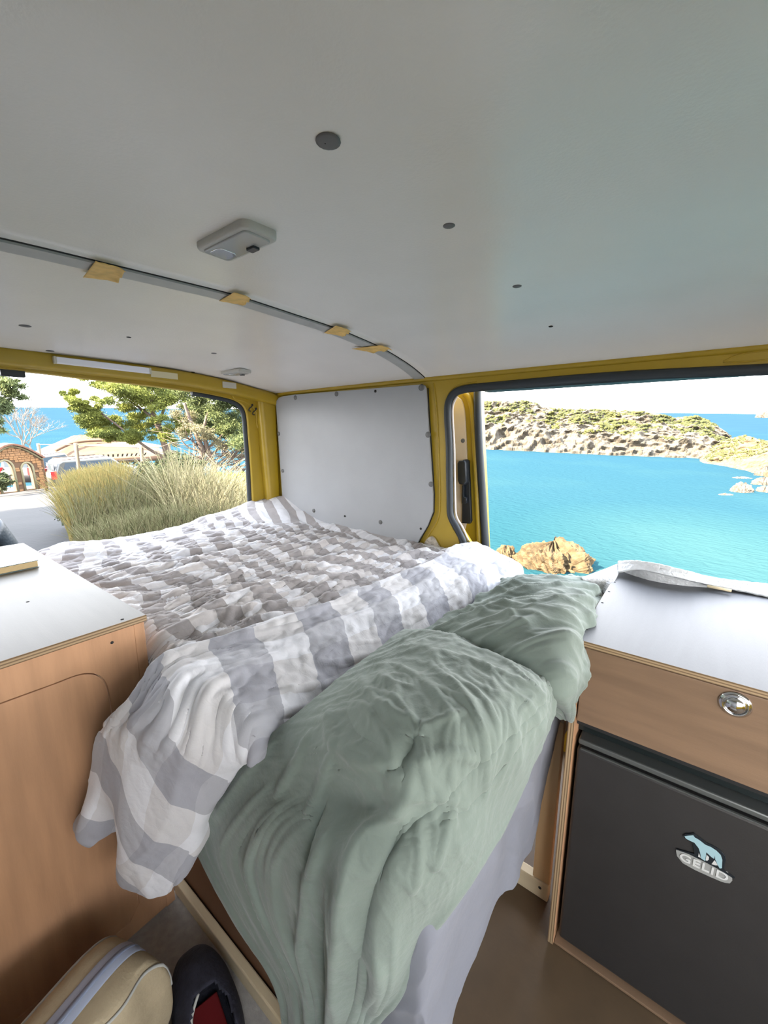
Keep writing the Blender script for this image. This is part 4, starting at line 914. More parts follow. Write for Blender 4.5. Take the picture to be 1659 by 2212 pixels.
SHRUBC = leafmat('headland_scrub', (0.046, 0.048, 0.016), (0.027, 0.031, 0.013), .15)
def rockmat(name, rock, rock2, veg, veg2, lim=.55, sc=.3):
    m = bpy.data.materials.new(name); m.use_nodes = True; N, L = m.node_tree.nodes, m.node_tree.links; b = N['Principled BSDF']; b.inputs['Roughness'].default_value = .95; b.inputs['Specular IOR Level'].default_value = .1
    t = N.new('ShaderNodeTexCoord'); n1 = N.new('ShaderNodeTexNoise'); n1.inputs['Scale'].default_value = sc; n1.inputs['Detail'].default_value = 10; n1.inputs['Roughness'].default_value = .7
    L.new(t.outputs['Object'], n1.inputs['Vector']); g = N.new('ShaderNodeNewGeometry'); s = N.new('ShaderNodeSeparateXYZ'); L.new(g.outputs['Normal'], s.inputs[0])
    a = N.new('ShaderNodeMath'); a.operation = 'MULTIPLY_ADD'; a.inputs[1].default_value = 1.4; L.new(n1.outputs['Fac'], a.inputs[0]); L.new(s.outputs['Z'], a.inputs[2])
    r = N.new('ShaderNodeValToRGB'); r.color_ramp.elements[0].position = lim + .62; r.color_ramp.elements[1].position = lim + .72
    at = N.new('ShaderNodeMath'); at.operation = 'MULTIPLY'; at.inputs[1].default_value = .9; L.new(a.outputs[0], at.inputs[0]); L.new(at.outputs[0], r.inputs[0])
    n2 = N.new('ShaderNodeTexNoise'); n2.inputs['Scale'].default_value = sc * 3.5; n2.inputs['Detail'].default_value = 8; L.new(t.outputs['Object'], n2.inputs['Vector'])
    def ramp(c1, c2):
        q = N.new('ShaderNodeValToRGB'); q.color_ramp.elements[0].position = .38; q.color_ramp.elements[1].position = .62; q.color_ramp.elements[0].color = (*c2, 1); q.color_ramp.elements[1].color = (*c1, 1); L.new(n2.outputs['Fac'], q.inputs[0]); return q
    ra, rv = ramp(rock, rock2), ramp(veg, veg2); mx = N.new('ShaderNodeMix'); mx.data_type = 'RGBA'
    L.new(r.outputs[0], mx.inputs['Factor']); L.new(ra.outputs[0], mx.inputs['A']); L.new(rv.outputs[0], mx.inputs['B']); L.new(mx.outputs['Result'], b.inputs['Base Color'])
    bp = N.new('ShaderNodeBump'); bp.inputs['Strength'].default_value = 1; bp.inputs['Distance'].default_value = .5 / sc * .12; L.new(n1.outputs['Fac'], bp.inputs['Height']); L.new(bp.outputs[0], b.inputs['Normal'])
    return m
CLIFF = rockmat('limestone_cliff', (0.088, 0.079, 0.064), (0.059, 0.051, 0.041), (0.049, 0.051, 0.021), (0.029, 0.033, 0.017), .50, .16)
CLIFF2 = rockmat('sandy_headland_rock', (0.100, 0.078, 0.048), (0.069, 0.051, 0.032), (0.056, 0.053, 0.020), (0.035, 0.035, 0.016), .62, .22)
ROCKM = rockmat('ochre_rock', (0.080, 0.057, 0.032), (0.048, 0.034, 0.019), (0.080, 0.058, 0.032), (0.054, 0.040, 0.023), .9, .5)
PALER = rockmat('pale_rock', (0.095, 0.081, 0.066), (0.064, 0.052, 0.042), (0.095, 0.081, 0.066), (0.052, 0.045, 0.032), .9, .5)

def sea_mat():
    m = bpy.data.materials.new('sea_water'); m.use_nodes = True; N, L = m.node_tree.nodes, m.node_tree.links; b = N['Principled BSDF']
    b.inputs['Roughness'].default_value = .35; b.inputs['Specular IOR Level'].default_value = 0.0
    t = N.new('ShaderNodeTexCoord'); s = N.new('ShaderNodeSeparateXYZ'); L.new(t.outputs['Object'], s.inputs[0])
    ln = N.new('ShaderNodeVectorMath'); ln.operation = 'LENGTH'; L.new(t.outputs['Object'], ln.inputs[0])
    nz = N.new('ShaderNodeTexNoise'); nz.inputs['Scale'].default_value = .022; nz.inputs['Detail'].default_value = 4; L.new(t.outputs['Object'], nz.inputs['Vector'])
    mr = N.new('ShaderNodeMapRange'); mr.inputs[1].default_value = 40; mr.inputs[2].default_value = 700; L.new(ln.outputs['Value'], mr.inputs[0])
    r = N.new('ShaderNodeValToRGB'); E_ = r.color_ramp.elements; E_[0].color = (*SEA_C[0], 1); E_[1].position = 1; E_[1].color = (*SEA_C[3], 1)
    e1 = E_.new(.10); e1.color = (*SEA_C[1], 1); e2 = E_.new(.30); e2.color = (*SEA_C[2], 1)
    L.new(mr.outputs[0], r.inputs[0])
    r2 = N.new('ShaderNodeValToRGB'); r2.color_ramp.elements[0].position = .50; r2.color_ramp.elements[1].position = .68; L.new(nz.outputs['Fac'], r2.inputs[0])
    # shallows: pale sand bottom shining through near the cove on the right
    dv = N.new('ShaderNodeVectorMath'); dv.operation = 'DISTANCE'; L.new(t.outputs['Object'], dv.inputs[0]); dv.inputs[1].default_value = SHALLOW
    sr = N.new('ShaderNodeMapRange'); sr.inputs[1].default_value = 34; sr.inputs[2].default_value = 6; L.new(dv.outputs['Value'], sr.inputs[0])
    ad = N.new('ShaderNodeMath'); ad.operation = 'MULTIPLY'; ad.inputs[1].default_value = .30; L.new(r2.outputs[0], ad.inputs[0])
    a2 = N.new('ShaderNodeMath'); a2.operation = 'MULTIPLY_ADD'; a2.inputs[1].default_value = .75; a2.use_clamp = True; L.new(sr.outputs[0], a2.inputs[0]); L.new(ad.outputs[0], a2.inputs[2])
    mx = N.new('ShaderNodeMix'); mx.data_type = 'RGBA'; L.new(a2.outputs[0], mx.inputs['Factor']); L.new(r.outputs[0], mx.inputs['A']); mx.inputs['B'].default_value = (*SEA_S, 1)
    L.new(mx.outputs['Result'], b.inputs['Base Color'])
    mp = N.new('ShaderNodeMapping'); mp.inputs['Scale'].default_value = (1.0, 2.2, 1); mp.inputs['Rotation'].default_value = (0, 0, .5); L.new(t.outputs['Object'], mp.inputs[0])
    w = N.new('ShaderNodeTexNoise'); w.inputs['Scale'].default_value = .45; w.inputs['Detail'].default_value = 9; w.inputs['Distortion'].default_value = .8; L.new(mp.outputs[0], w.inputs['Vector'])
    bp = N.new('ShaderNodeBump'); bp.inputs['Strength'].default_value = .7; bp.inputs['Distance'].default_value = .55; L.new(w.outputs['Fac'], bp.inputs['Height']); L.new(bp.outputs[0], b.inputs['Normal'])
    return m
SEA_C = [(0.0086, 0.034, 0.040), (0.0125, 0.037, 0.049), (0.0125, 0.037, 0.054), (0.0140, 0.035, 0.055)]
SEA_S = (0.021, 0.050, 0.053)
SHALLOW = tuple(G(1600, 1190, SEA_Z))[:2] + (0.,)
bm = bmesh.new()
rr = [0, 30, 60, 120, 300, 900, 3000, 9000]; ring = []
for q in rr[1:]: ring.append([bm.verts.new((q * math.cos(k * math.pi / 36), q * math.sin(k * math.pi / 36), 0)) for k in range(72)])
c0 = bm.verts.new((0, 0, 0))
for k in range(72): bm.faces.new((c0, ring[0][k], ring[0][(k + 1) % 72]))
for i in range(len(ring) - 1):
    for k in range(72): bm.faces.new((ring[i][k], ring[i + 1][k], ring[i + 1][(k + 1) % 72], ring[i][(k + 1) % 72]))
sea = link('sea', bm, sea_mat()); sea.location = (0, 0, SEA_Z); sea['kind'] = 'structure'; OUT.append(sea)

# ---- ground: gravel shoulder sloping down behind the van, dropping to the sea beyond
def gz(x, y):
    d = np.hypot(x, y); return np.where(d < 5.7, -1.55, -1.55 - .126 * (d - 5.7)) + .03 * noise(np.asarray(x) * .6, np.asarray(y) * .6, 80)
az = np.radians(np.linspace(70, 290, 240)); AE = np.radians([70, 95, 110, 125, 135, 142, 150, 157, 163, 170, 200, 240, 290]); DE = [2.6, 2.5, 2.9, 4.2, 7, 12, 20, 30, 42, 48, 48, 40, 30]
edge = np.interp(az, AE, DE)
ss = np.concatenate([np.linspace(0, 1, 70), [1.01, 1.04, 1.10, 1.25, 1.5]])
D_ = .0 + np.outer(edge, np.minimum(ss, 1)) + np.outer(np.maximum(edge * 0, 1), np.maximum(ss - 1, 0) * 22)
Xg, Yg = D_ * np.cos(az)[:, None], D_ * np.sin(az)[:, None]
Zg = gz(Xg, Yg); dr_ = np.clip((ss - 1) / .5, 0, 1) ** .5; Zg = Zg * (1 - dr_) + (SEA_Z - 1) * dr_ + .4 * noise(Xg, Yg, 82) * (dr_ > 0) * (dr_ < 1)
g = link('ground', grid_mesh('ground', np.stack([Xg, Yg, Zg], 2)), GRAV); g['kind'] = 'structure'; OUT.append(g)
bm = bmesh.new(); box(bm, -2.0, 40, -40, 2.4, -22, -1.62, .0); g2 = link('roadside', bm, GRAV); g2['kind'] = 'structure'; OUT.append(g2)

# ---- headlands
ICO = bmesh.new(); bmesh.ops.create_icosphere(ICO, subdivisions=1, radius=1.0); ICO.verts.ensure_lookup_table()
IV = np.array([tuple(v.co) for v in ICO.verts]); IF = np.array([[v.index for v in f.verts] for f in ICO.faces]); ICO.free()
def blobs(name, C, r, m, parent, seed=0, jit=.35):
    rs = np.random.RandomState(seed); n = len(C); sc = np.asarray(r).reshape(-1, 1, 1) * (1 + jit * rs.randn(n, 12, 1) * .5) * np.array([1.1, 1.1, .75])
    V = C[:, None, :] + IV[None] * sc; Fc = IF[None] + (np.arange(n) * 12)[:, None, None]
    o = link(name, raw_mesh(name, V.reshape(-1, 3), Fc.reshape(-1, 3)), m, parent); o['kind'] = 'stuff'; return o
def headland(name, shore, ridge_, r1, r2, m, label, seed, amp, nshrub, shm, cliff=.45, cliffpos=.10, cat='headland'):
    sx, sy = np.array(shore).T; qx, qy = np.array(ridge_).T; pxs = np.linspace(min(sx[0], qx[0]), max(sx[-1], qx[-1]), 330)
    vs = np.concatenate([np.linspace(0, 1, 90), np.linspace(1, 1.35, 14)[1:]]); rows = []
    for px in pxs:
        S = G(px, float(np.interp(px, sx, sy)), SEA_Z); ds = math.hypot(S.x, S.y); Rg = G(px, float(np.interp(px, qx, qy)), dist=ds * r1); u = Vector((S.x, S.y, 0)) / ds
        hr = Rg.z - SEA_Z; f1 = np.clip(vs / cliffpos, 0, 1) ** .8 * cliff + (1 - cliff) * np.clip((vs - cliffpos) / (1 - cliffpos), 0, 1) ** .85
        f1 = np.where(vs <= 1, f1, 1 - (np.maximum(vs - 1, 0) / .35) ** 1.3); dd = ds * (1 + (r1 - 1) * np.minimum(vs, 1)) + (vs > 1) * (vs - 1) / .35 * ds * (r2 - r1)
        rows.append(np.stack([u.x * dd, u.y * dd, SEA_Z - .6 + (hr + .6) * f1], 1))
    V = np.array(rows); x, y, z = V[..., 0], V[..., 1], V[..., 2]; k = np.clip((z - SEA_Z + .5) / 1.5, .1, 1); rel = 1 - .75 * np.exp(-((vs - 1) / .05) ** 2)
    dn = amp * (fbm(x * .10, (y + z * 1.5) * .10, seed, 5) + .8 * (ridge(x * .16, (y * .6 + z) * .16, seed + 3, 2) - .5)) * k * rel
    uu = V / (np.linalg.norm(V[..., :2], axis=2, keepdims=True)); V[..., :2] -= (uu[..., :2] * dn[..., None]) * 1.2; V[..., 2] += dn * .38
    o = link(name, grid_mesh(name, V), m); tag(o, label, cat, outdoor=True)
    o.data.polygons.foreach_set('use_smooth', [False] * len(o.data.polygons))
    rs = np.random.RandomState(seed); i = rs.randint(3, 327, nshrub * 3); j = rs.randint(14, 96, nshrub * 3); w = noise(V[i, j, 0] * .08, V[i, j, 1] * .08, seed + 9) + (j / 90.) * .5 - .14; ok = np.where(w > rs.rand(len(w)) * .3)[0][:nshrub]
    Cn = V[i[ok], j[ok]]; blobs('shrubs', Cn, amp * (.12 + .22 * rs.rand(len(Cn))), shm, o, seed)
    return o
headland('rocky_island', [(940, 966), (1050, 971), (1120, 974), (1200, 978), (1350, 985), (1500, 990), (1575, 994)],
         [(940, 872), (1000, 868), (1045, 868), (1090, 866), (1130, 867), (1165, 877), (1190, 884), (1230, 883), (1280, 885), (1330, 888), (1380, 890), (1410, 893), (1440, 902), (1470, 900), (1490, 898), (1510, 908), (1535, 920), (1560, 934), (1575, 950)],
         1.28, 1.5, CLIFF, 'long pale limestone headland with green scrub across the bay', 3, 3.0, 4200, SHRUBC, .42, .12)
headland('sandy_headland', [(1500, 1000), (1530, 1003), (1570, 1008), (1610, 1017), (1659, 1032), (1760, 1060), (1900, 1090)],
         [(1500, 994), (1515, 980), (1540, 960), (1560, 948), (1590, 939), (1612, 944), (1630, 952), (1659, 950), (1760, 940), (1900, 900)],
         1.16, 1.4, CLIFF2, 'nearer ochre headland at the right edge of the sliding door view', 13, 1.8, 900, SHRUBC, .35, .2)
def rock(name, px, py, rx, ry, h, m, label, seed, group=None, rot=0., n=72, amp=1., cat='rock', sunk=.15):
    c = G(px, py, SEA_Z); th = np.linspace(0, 2 * np.pi, n, endpoint=False); ph = np.linspace(0, 1, n // 2)
    A_, Pp = np.meshgrid(th, ph); r = (1 - Pp ** 2.4); zz = Pp ** .75 * 0 + (1 - (1 - Pp) ** 1.0)
    rad = np.sqrt(np.clip(1 - (Pp * .999) ** 2.0, 0, 1)); X = np.cos(A_) * rad; Y = np.sin(A_) * rad; Zr = Pp ** .9
    ux, uy = np.cos(A_), np.sin(A_); d = 1 + amp * (.22 * fbm(ux * 1.4 + seed, uy * 1.4, seed, 3) + .16 * (ridge(ux * 3.2 + Zr * .5, uy * 3.2, seed + 4, 1.5) - .5) + .10 * fbm(ux * 4 + Zr * 3, uy * 4 - Zr * 4, seed + 8, 4))
    ca, sa = math.cos(rot), math.sin(rot); X1, Y1 = X * rx * d, Y * ry * d
    V = np.stack([X1 * ca - Y1 * sa, X1 * sa + Y1 * ca, Zr ** .8 * h * (.84 + .9 * (d - 1)) + h * .10 * fbm(X * 3, Y * 3, seed + 2, 4) - .3 - sunk * (1 - Pp)], 2)
    V = V[:, np.r_[0:n, 0]]
    o = link(name, grid_mesh(name, V), m); o.location = c; o.data.polygons.foreach_set('use_smooth', [False] * len(o.data.polygons)); return tag(o, label, cat, group, outdoor=True)
ra = math.atan2(*reversed(tuple((G(1275, 1205, SEA_Z) - G(1080, 1205, SEA_Z)))[:2]))
rock('islet', 1190, 1218, 4.7, 3.6, 3.9, ROCKM, 'rugged ochre rock islet close below the sliding door', 21, rot=ra, n=160)
rock('rock', 1092, 1205, 1.25, 1.3, 2.2, ROCKM, 'small upright rock stack at the left end of the ochre islet', 25, rot=ra)
RG = 'pale rocks along the shore of the ochre headland'
for px, py, rx, ry, h, lb, sd_ in ((1602, 1062, 2.5, 1.8, 2.6, 'flat-topped pale rock alone in the water below the ochre headland', 31), (1568, 1069, 1.9, .8, .7, 'low flat rock left of the flat-topped pale rock', 33),
                                    (1600, 1032, 3.2, 1.6, .7, 'half-sunk rock shelf just off the ochre headland', 35), (1652, 1062, 1.7, 1.7, 1.8, 'lower of the pale rocks cut by the right photo edge', 37),
                                    (1650, 1046, 3.4, 2.2, 2.4, 'middle pale rock by the right photo edge', 39), (1655, 1027, 3.6, 2.4, 3.6, 'topmost pale boulder by the right photo edge', 41)):
    rock('rock', px, py, rx, ry, h, PALER, lb, sd_, RG, rot=ra)
c = G(1655, 897, dist=2600); 
V = []; 
o = rock('distant_island', 1655, 898.5, 34, 24, 26, PALER, 'tiny far island on the horizon at the right edge', 51, rot=ra, cat='island'); c = G(1655, 897, dist=2300); o.location = (c.x, c.y, SEA_Z)

# ---- foliage helpers
def leaves(name, C, Rr, n, ln, wd, m, parent, seed=0, shell=.5, up=0., kind='stuff'):
    rs = np.random.RandomState(seed); C = np.asarray(C, float); Rr = np.asarray(Rr, float); vol = Rr.prod(1) ** .67; idx = rs.choice(len(C), n, p=vol / vol.sum())
    d = rs.randn(n, 3); d /= np.linalg.norm(d, axis=1, keepdims=True); rad = np.where(rs.rand(n) < .55, np.abs(rs.randn(n)) * .72, (shell + (1 - shell) * rs.rand(n)) ** .5) * (1 + .12 * rs.randn(n)); pos = C[idx] + d * Rr[idx] * rad[:, None]
    a = d * .5 + rs.randn(n, 3) * .8 + np.array([0, 0, up]); a /= np.linalg.norm(a, axis=1, keepdims=True); b = np.cross(a, rs.randn(n, 3)); b /= np.linalg.norm(b, axis=1, keepdims=True)
    l = ln * (.6 + .8 * rs.rand(n))[:, None]; w = wd * (.6 + .8 * rs.rand(n))[:, None]
    V = np.stack([pos - b * w, pos + b * w, pos + a * l], 1).reshape(-1, 3); o = link(name, raw_mesh(name, V, np.arange(n * 3).reshape(-1, 3)), m, parent)
    if kind: o['kind'] = kind
    return o
def px_cl(L_, dist, dep=1.0):
    C = []; Rr = []; rs = random.Random(5); L_ = [(a, b, c * 1.45) for a, b, c in L_]
    for px, py, r in L_:
        d = dist + rs.uniform(-dep, dep); c = G(px, py, dist=d); e_ = G(px + r, py, dist=d); R1 = (e_ - c).length; 
        for _ in range(6):
            o_ = Vector((rs.gauss(0, .5), rs.gauss(0, .5), rs.gauss(0, .36))) * R1; k = rs.uniform(.28, .55); C.append(tuple(c + o_)); Rr.append((R1 * k * 1.2, R1 * k * 1.2, R1 * k * .6))
    return C, Rr
def limbs(name, L_, dist, m, parent, seed=0):
    bm = bmesh.new()
    for pts, w0, w1 in L_:
        q = spline([G(a, b, dist=dist) for a, b in pts], 5); n = len(q); tube(bm, q, [w0 + (w1 - w0) * i / (n - 1) for i in range(n)], 6)
    return link(name, bm, m, parent)
def twigs(name, starts, n, ln, m, parent, seed):
    rs = random.Random(seed); bm = bmesh.new()
    for p in starts:
        for _ in range(n):
            d = Vector((rs.gauss(0, 1), rs.gauss(0, 1), rs.gauss(0, .6))).normalized(); q = Vector(p); pts = [q.copy()]
            for k in range(4): d = (d + Vector((rs.gauss(0, .25), rs.gauss(0, .25), rs.gauss(0, .25)))).normalized(); q = q + d * ln * rs.uniform(.6, 1.2) / 4; pts.append(q.copy())
            tube(bm, pts, [.018, .014, .010, .007, .004], 4, cap=False)
    o = link(name, bm, m, parent); o['kind'] = 'stuff'; return o

DA = 16.0
c = G(368, 1015, dist=DA); c.z = float(gz(c.x, c.y)); t = empty('pine_tree', c, 'light green pine with leaning trunk, its left branch over the thatched roof', 'tree', 'pines outside the rear opening', outdoor=True)
limbs('trunk', [([(372, 1075), (369, 1030), (362, 985), (350, 945), (335, 905), (322, 870), (316, 845)], .15, .06), ([(350, 945), (345, 915), (355, 880), (362, 850)], .07, .03)], DA, BARK, t)
limbs('branch', [([(362, 990), (335, 978), (305, 958), (275, 935), (235, 905), (200, 880), (165, 868)], .06, .015)], DA, BARK, t)
limbs('branch', [([(335, 905), (300, 880), (270, 860), (240, 845)], .05, .015), ([(322, 870), (350, 850), (385, 835)], .04, .015), ([(350, 945), (385, 920), (405, 890)], .04, .015)], DA, BARK, t)
A1 = [(215, 828, 22), (240, 838, 26), (262, 850, 26), (290, 848, 28), (320, 830, 34), (350, 845, 30), (375, 835, 32), (400, 850, 30), (345, 872, 26), (245, 862, 18), (272, 880, 18), (300, 895, 18), (300, 925, 22), (322, 935, 16), (282, 915, 14),
      (375, 925, 24), (390, 900, 26), (362, 905, 16), (368, 952, 14), (410, 880, 24), (230, 812, 24), (270, 812, 26), (320, 800, 30), (380, 800, 30), (430, 810, 28)]
A2 = [(148, 855, 9), (158, 866, 14), (172, 880, 17), (190, 895, 19), (210, 908, 20), (232, 918, 20), (190, 912, 12), (252, 930, 18), (272, 942, 15), (222, 932, 14), (160, 846, 8), (176, 900, 10), (240, 945, 10), (200, 880, 12), (290, 950, 12), (155, 880, 9)]
C, Rr = px_cl(A1, DA, 1.2); leaves('needles', C, Rr, 95000, .085, .011, PIN1, t, 1, .25, .4)
C, Rr = px_cl(A2, DA, .6); leaves('needles', C, Rr, 80000, .075, .010, PIN1, t, 2, .25, .3)
DB = 13.5
c = G(470, 1040, dist=DB); c.z = float(gz(c.x, c.y)); t = empty('pine_tree', c, 'darker gnarled pine with bare twisted lower limbs beside the rear pillar', 'tree', 'pines outside the rear opening', outdoor=True)
limbs('trunk', [([(432, 1060), (430, 1010), (436, 975), (425, 940), (410, 905), (398, 870)], .12, .04), ([(470, 1060), (462, 1010), (448, 970), (440, 930), (450, 890)], .10, .04), ([(430, 1010), (455, 985), (480, 965), (505, 960)], .05, .02)], DB, BARK, t)
limbs('branch', [([(462, 1010), (490, 990), (515, 985), (550, 1000)], .045, .012), ([(470, 1040), (500, 1015), (530, 1005), (560, 1003)], .05, .015), ([(436, 975), (405, 965), (385, 940)], .035, .01), ([(448, 970), (480, 940), (510, 920)], .04, .012), ([(440, 990), (420, 960), (412, 930)], .03, .01), ([(500, 990), (520, 970), (545, 965)], .03, .01)], DB, BARK, t)
B1 = [(430, 862, 24), (455, 850, 28), (485, 860, 26), (512, 862, 26), (440, 890, 24), (470, 895, 28), (500, 905, 26), (528, 900, 24), (515, 935, 22), (540, 945, 22), (490, 935, 18), (460, 925, 14), (545, 975, 14), (525, 960, 12), (420, 842, 22), (480, 830, 26), (530, 835, 24), (560, 930, 20), (560, 880, 24)]
C, Rr = px_cl(B1, DB, 1.2); leaves('needles', C, Rr, 80000, .075, .011, PIN2, t, 3, .2, .2)
B2 = [(405, 905, 18), (420, 925, 16), (440, 940, 16), (465, 955, 14), (490, 965, 14), (515, 975, 12), (400, 935, 10)]
C, Rr = px_cl(B2, DB, .8); leaves('dry_needles', C, Rr, 8000, .07, .009, GR3, t, 4, .1, .0)
twigs('twigs', [G(a, b, dist=DB) for a, b in ((440, 975), (460, 980), (480, 985), (500, 990), (520, 995), (540, 985), (445, 1000), (475, 1005), (505, 1005), (530, 1012), (420, 960), (410, 950), (430, 990))], 9, 1.1, BARK, t, 5)
DC = 15.0
c = G(548, 1000, dist=DC); c.z = float(gz(c.x, c.y)); t = empty('leafy_tree', c, 'bright yellow-green tree crown behind the dark pine, by the rear pillar', 'tree', outdoor=True)
C, Rr = px_cl([(520, 905, 12), (535, 890, 16), (548, 905, 18), (545, 930, 14), (530, 920, 12), (560, 900, 20)], DC, .3); leaves('leaves', C, Rr, 7000, .07, .014, YSH, t, 6, .3)
limbs('trunk', [([(560, 1060), (556, 1000), (548, 940), (540, 905)], .08, .03)], DC, BARK, t)
# pine at the left edge and its neighbours out of view, whose crowns shade the gravel and the van
for i, (a, d_, h, rr_, lb) in enumerate(((173.6, 11, 5.2, 1.7, 'dark pine crown reaching in at the left photo edge above the stone gate'),)):
    x, y = d_ * math.cos(R_(a)), d_ * math.sin(R_(a)); z0 = float(gz(x, y)); t = empty('pine_tree', (x, y, z0), lb, 'tree', 'pines outside the rear opening', outdoor=True)
    E1 = [(-25, 820, 30), (5, 830, 22), (20, 850, 20), (0, 870, 22), (-20, 890, 24), (14, 885, 10), (2, 905, 12), (-40, 850, 30), (25, 828, 12), (10, 930, 6), (-10, 925, 12)]
    C, Rr = px_cl(E1, d_, .5); leaves('needles', C, Rr, 13000, .065, .010, PIN2, t, 7, .2, .2)
    limbs('branch', [([(-120, 900), (-60, 885), (-10, 870), (22, 850)], .06, .012), ([(-60, 885), (-20, 905), (8, 912)], .03, .008)], d_, BARK, t)
def shade_pine(x, y, h, r, seed, label, grp='shade pines beside the van'):
    z0 = float(gz(np.array(x), np.array(y))) if x < 0 else -1.62; t = empty('pine_tree', (x, y, z0), label, 'tree', grp, outdoor=True); rs = random.Random(seed)
    bm = bmesh.new(); tube(bm, spline([(x, y, z0), (x + .2, y, z0 + h * .4), (x - .1, y + .1, z0 + h)], 5), .16, 7); link('trunk', bm, BARK, t)
    C = [(x + rs.gauss(0, r * .42), y + rs.gauss(0, r * .42), z0 + h + rs.gauss(0, .35)) for _ in range(22)]; leaves('needles', C, [(r * .40, r * .40, r * .3)] * 22, 13000, .26, .10, PIN2, t, seed, .1)
SPN = ['shade pine rooted behind the van side wall, nearest the rear doors', 'shade pine standing ahead of the van by the roadside', 'shade pine beside the cab of the van', 'shade pine a few steps behind the van on the road side', 'shade pine halfway to the stone gate on the road side', 'shade pine on the road side before the stone gate', 'smallest shade pine, closest to the stone gate']
SUN = Vector((-0.40, -1.0, 0.72))
for k, (tx, ty, tz, t_, r) in enumerate(((-1.9, .8, -.15, 6.8, 1.7), (1.2, .5, -.3, 6.0, 1.8), (-.2, .6, -.1, 6.2, 1.7), (-4.2, .9, -1.5, 7.0, 1.9), (-6.8, 1.2, -1.8, 7.4, 1.9), (-9.6, 1.8, -2.1, 8.0, 2.0), (-12.6, 2.0, -2.5, 8.4, 1.5))):
    q = Vector((tx, ty, tz)) + SUN * t_; z0 = float(gz(np.array(q.x), np.array(q.y))) if q.x < 0 else -1.62
    shade_pine(q.x, q.y, q.z - z0, r, 60 + k, SPN[k])

# ---- yellow shrub, grey-green shrub, grasses
c = G(505, 1075, dist=9.5); c.z = float(gz(c.x, c.y)); t = empty('yellow_shrub', c, 'bright yellow-green rounded shrub low beside the rear pillar', 'shrub', outdoor=True)
C, Rr = px_cl([(470, 1045, 15), (492, 1034, 18), (515, 1036, 20), (538, 1046, 20), (445, 1052, 10), (500, 1062, 24), (530, 1070, 26), (555, 1050, 22), (470, 1066, 18)], 9.5, .4); leaves('leaves', C, Rr, 15000, .05, .012, YSH, t, 8, .35, .4)
c = G(370, 1100, dist=7.6); c.z = float(gz(c.x, c.y)); t = empty('grey_green_shrub', c, 'grey-green leafy shrub in the middle of the tall dry grass', 'shrub', outdoor=True)
C, Rr = px_cl([(300, 1030, 26), (330, 1015, 26), (365, 1010, 26), (395, 1000, 24), (420, 1020, 26), (345, 1050, 34), (400, 1060, 34), (300, 1070, 34), (440, 1060, 26), (385, 985, 12), (425, 1000, 12), (250, 1060, 26), (210, 1080, 24), (170, 1090, 20), (155, 1120, 16)], 7.9, .3); leaves('leaves', C, Rr, 26000, .040, .011, SHR, t, 9, .3, .3)
def grass(name, pxr, dr_, n, m, label, seed, topf, lean=.25, w=.0045, cat='grass', grp='clumps of tall grass behind the van'):
    rs = np.random.RandomState(seed); px = rs.uniform(*pxr, n); d = dr_[0] + (dr_[1] - dr_[0]) * rs.rand(n) ** .8
    gr = np.array([tuple(G(a, 1100, dist=1.0)) for a in px]); x, y = gr[:, 0] * d, gr[:, 1] * d; z = gz(x, y)
    ht = np.interp(px, [q[0] for q in topf], [q[1] for q in topf]) * d - z; ht = np.clip(ht, .12, 1.4) * (.45 + .58 * rs.rand(n) ** .6)
    la = rs.uniform(0, 2 * np.pi, n); lm = ht * np.abs(rs.randn(n)) * lean; K = 5; s = np.linspace(0, 1, K); V = []
    for k, q in enumerate(s):
        cx_ = x + np.cos(la) * lm * q ** 1.8; cy_ = y + np.sin(la) * lm * q ** 1.8; cz_ = z + ht * (q - .10 * q ** 3 * (lm / ht)); ww = w * (1 - q * .75) * (.7 + .6 * rs.rand(n))
        px_, py_ = -y / d, x / d; V.append(np.stack([np.stack([cx_ - px_ * ww, cy_ - py_ * ww, cz_], 1), np.stack([cx_ + px_ * ww, cy_ + py_ * ww, cz_], 1)], 1))
    V = np.stack(V, 1).reshape(n, K * 2, 3); f = np.array([[2 * k, 2 * k + 1, 2 * k + 3, 2 * k + 2] for k in range(K - 1)]); Fc = (f[None] + (np.arange(n) * K * 2)[:, None, None]).reshape(-1, 4)
    o = link(name, raw_mesh(name, V.reshape(-1, 3), Fc, 4), m); o['kind'] = 'stuff'; return tag(recenter(o), label, cat, grp, outdoor=True)
TF = [(120, -.185), (140, -.150), (165, -.122), (250, -.108), (300, -.104), (400, -.092), (440, -.115), (480, -.135), (560, -.165)]
grass('tall_grass', (138, 275), (5.9, 7.8), 5200, GR1, 'golden dry grass at the left end of the clump by the gravel', 1, TF, .22)
grass('tall_grass', (150, 560), (5.6, 7.4), 6500, GR2, 'dull green grass filling the middle of the clump', 2, [(q[0], q[1] - .03) for q in TF], .3)
grass('tall_grass', (360, 500), (5.3, 6.4), 900, GR3, 'fan of long pale straw blades in front of the shrub', 3, [(q[0], q[1] + .012) for q in TF], .55, .0048)
grass('tall_grass', (430, 580), (5.2, 6.8), 1600, GR3, 'arching straw grass low beside the rear pillar', 4, [(430, -.125), (500, -.14), (580, -.17)], .6, .004)
grass('low_grass', (165, 520), (5.0, 5.9), 4200, GR2, 'short green grass along the near foot of the clump', 5, [(150, -.24), (250, -.215), (400, -.20), (520, -.21)], .5, .004)
c = G(1142, 1256, dist=2.45); C = [(c.x + random.Random(i).uniform(-.05, .05), c.y, c.z - .25) for i in range(5)]; bm = bmesh.new()
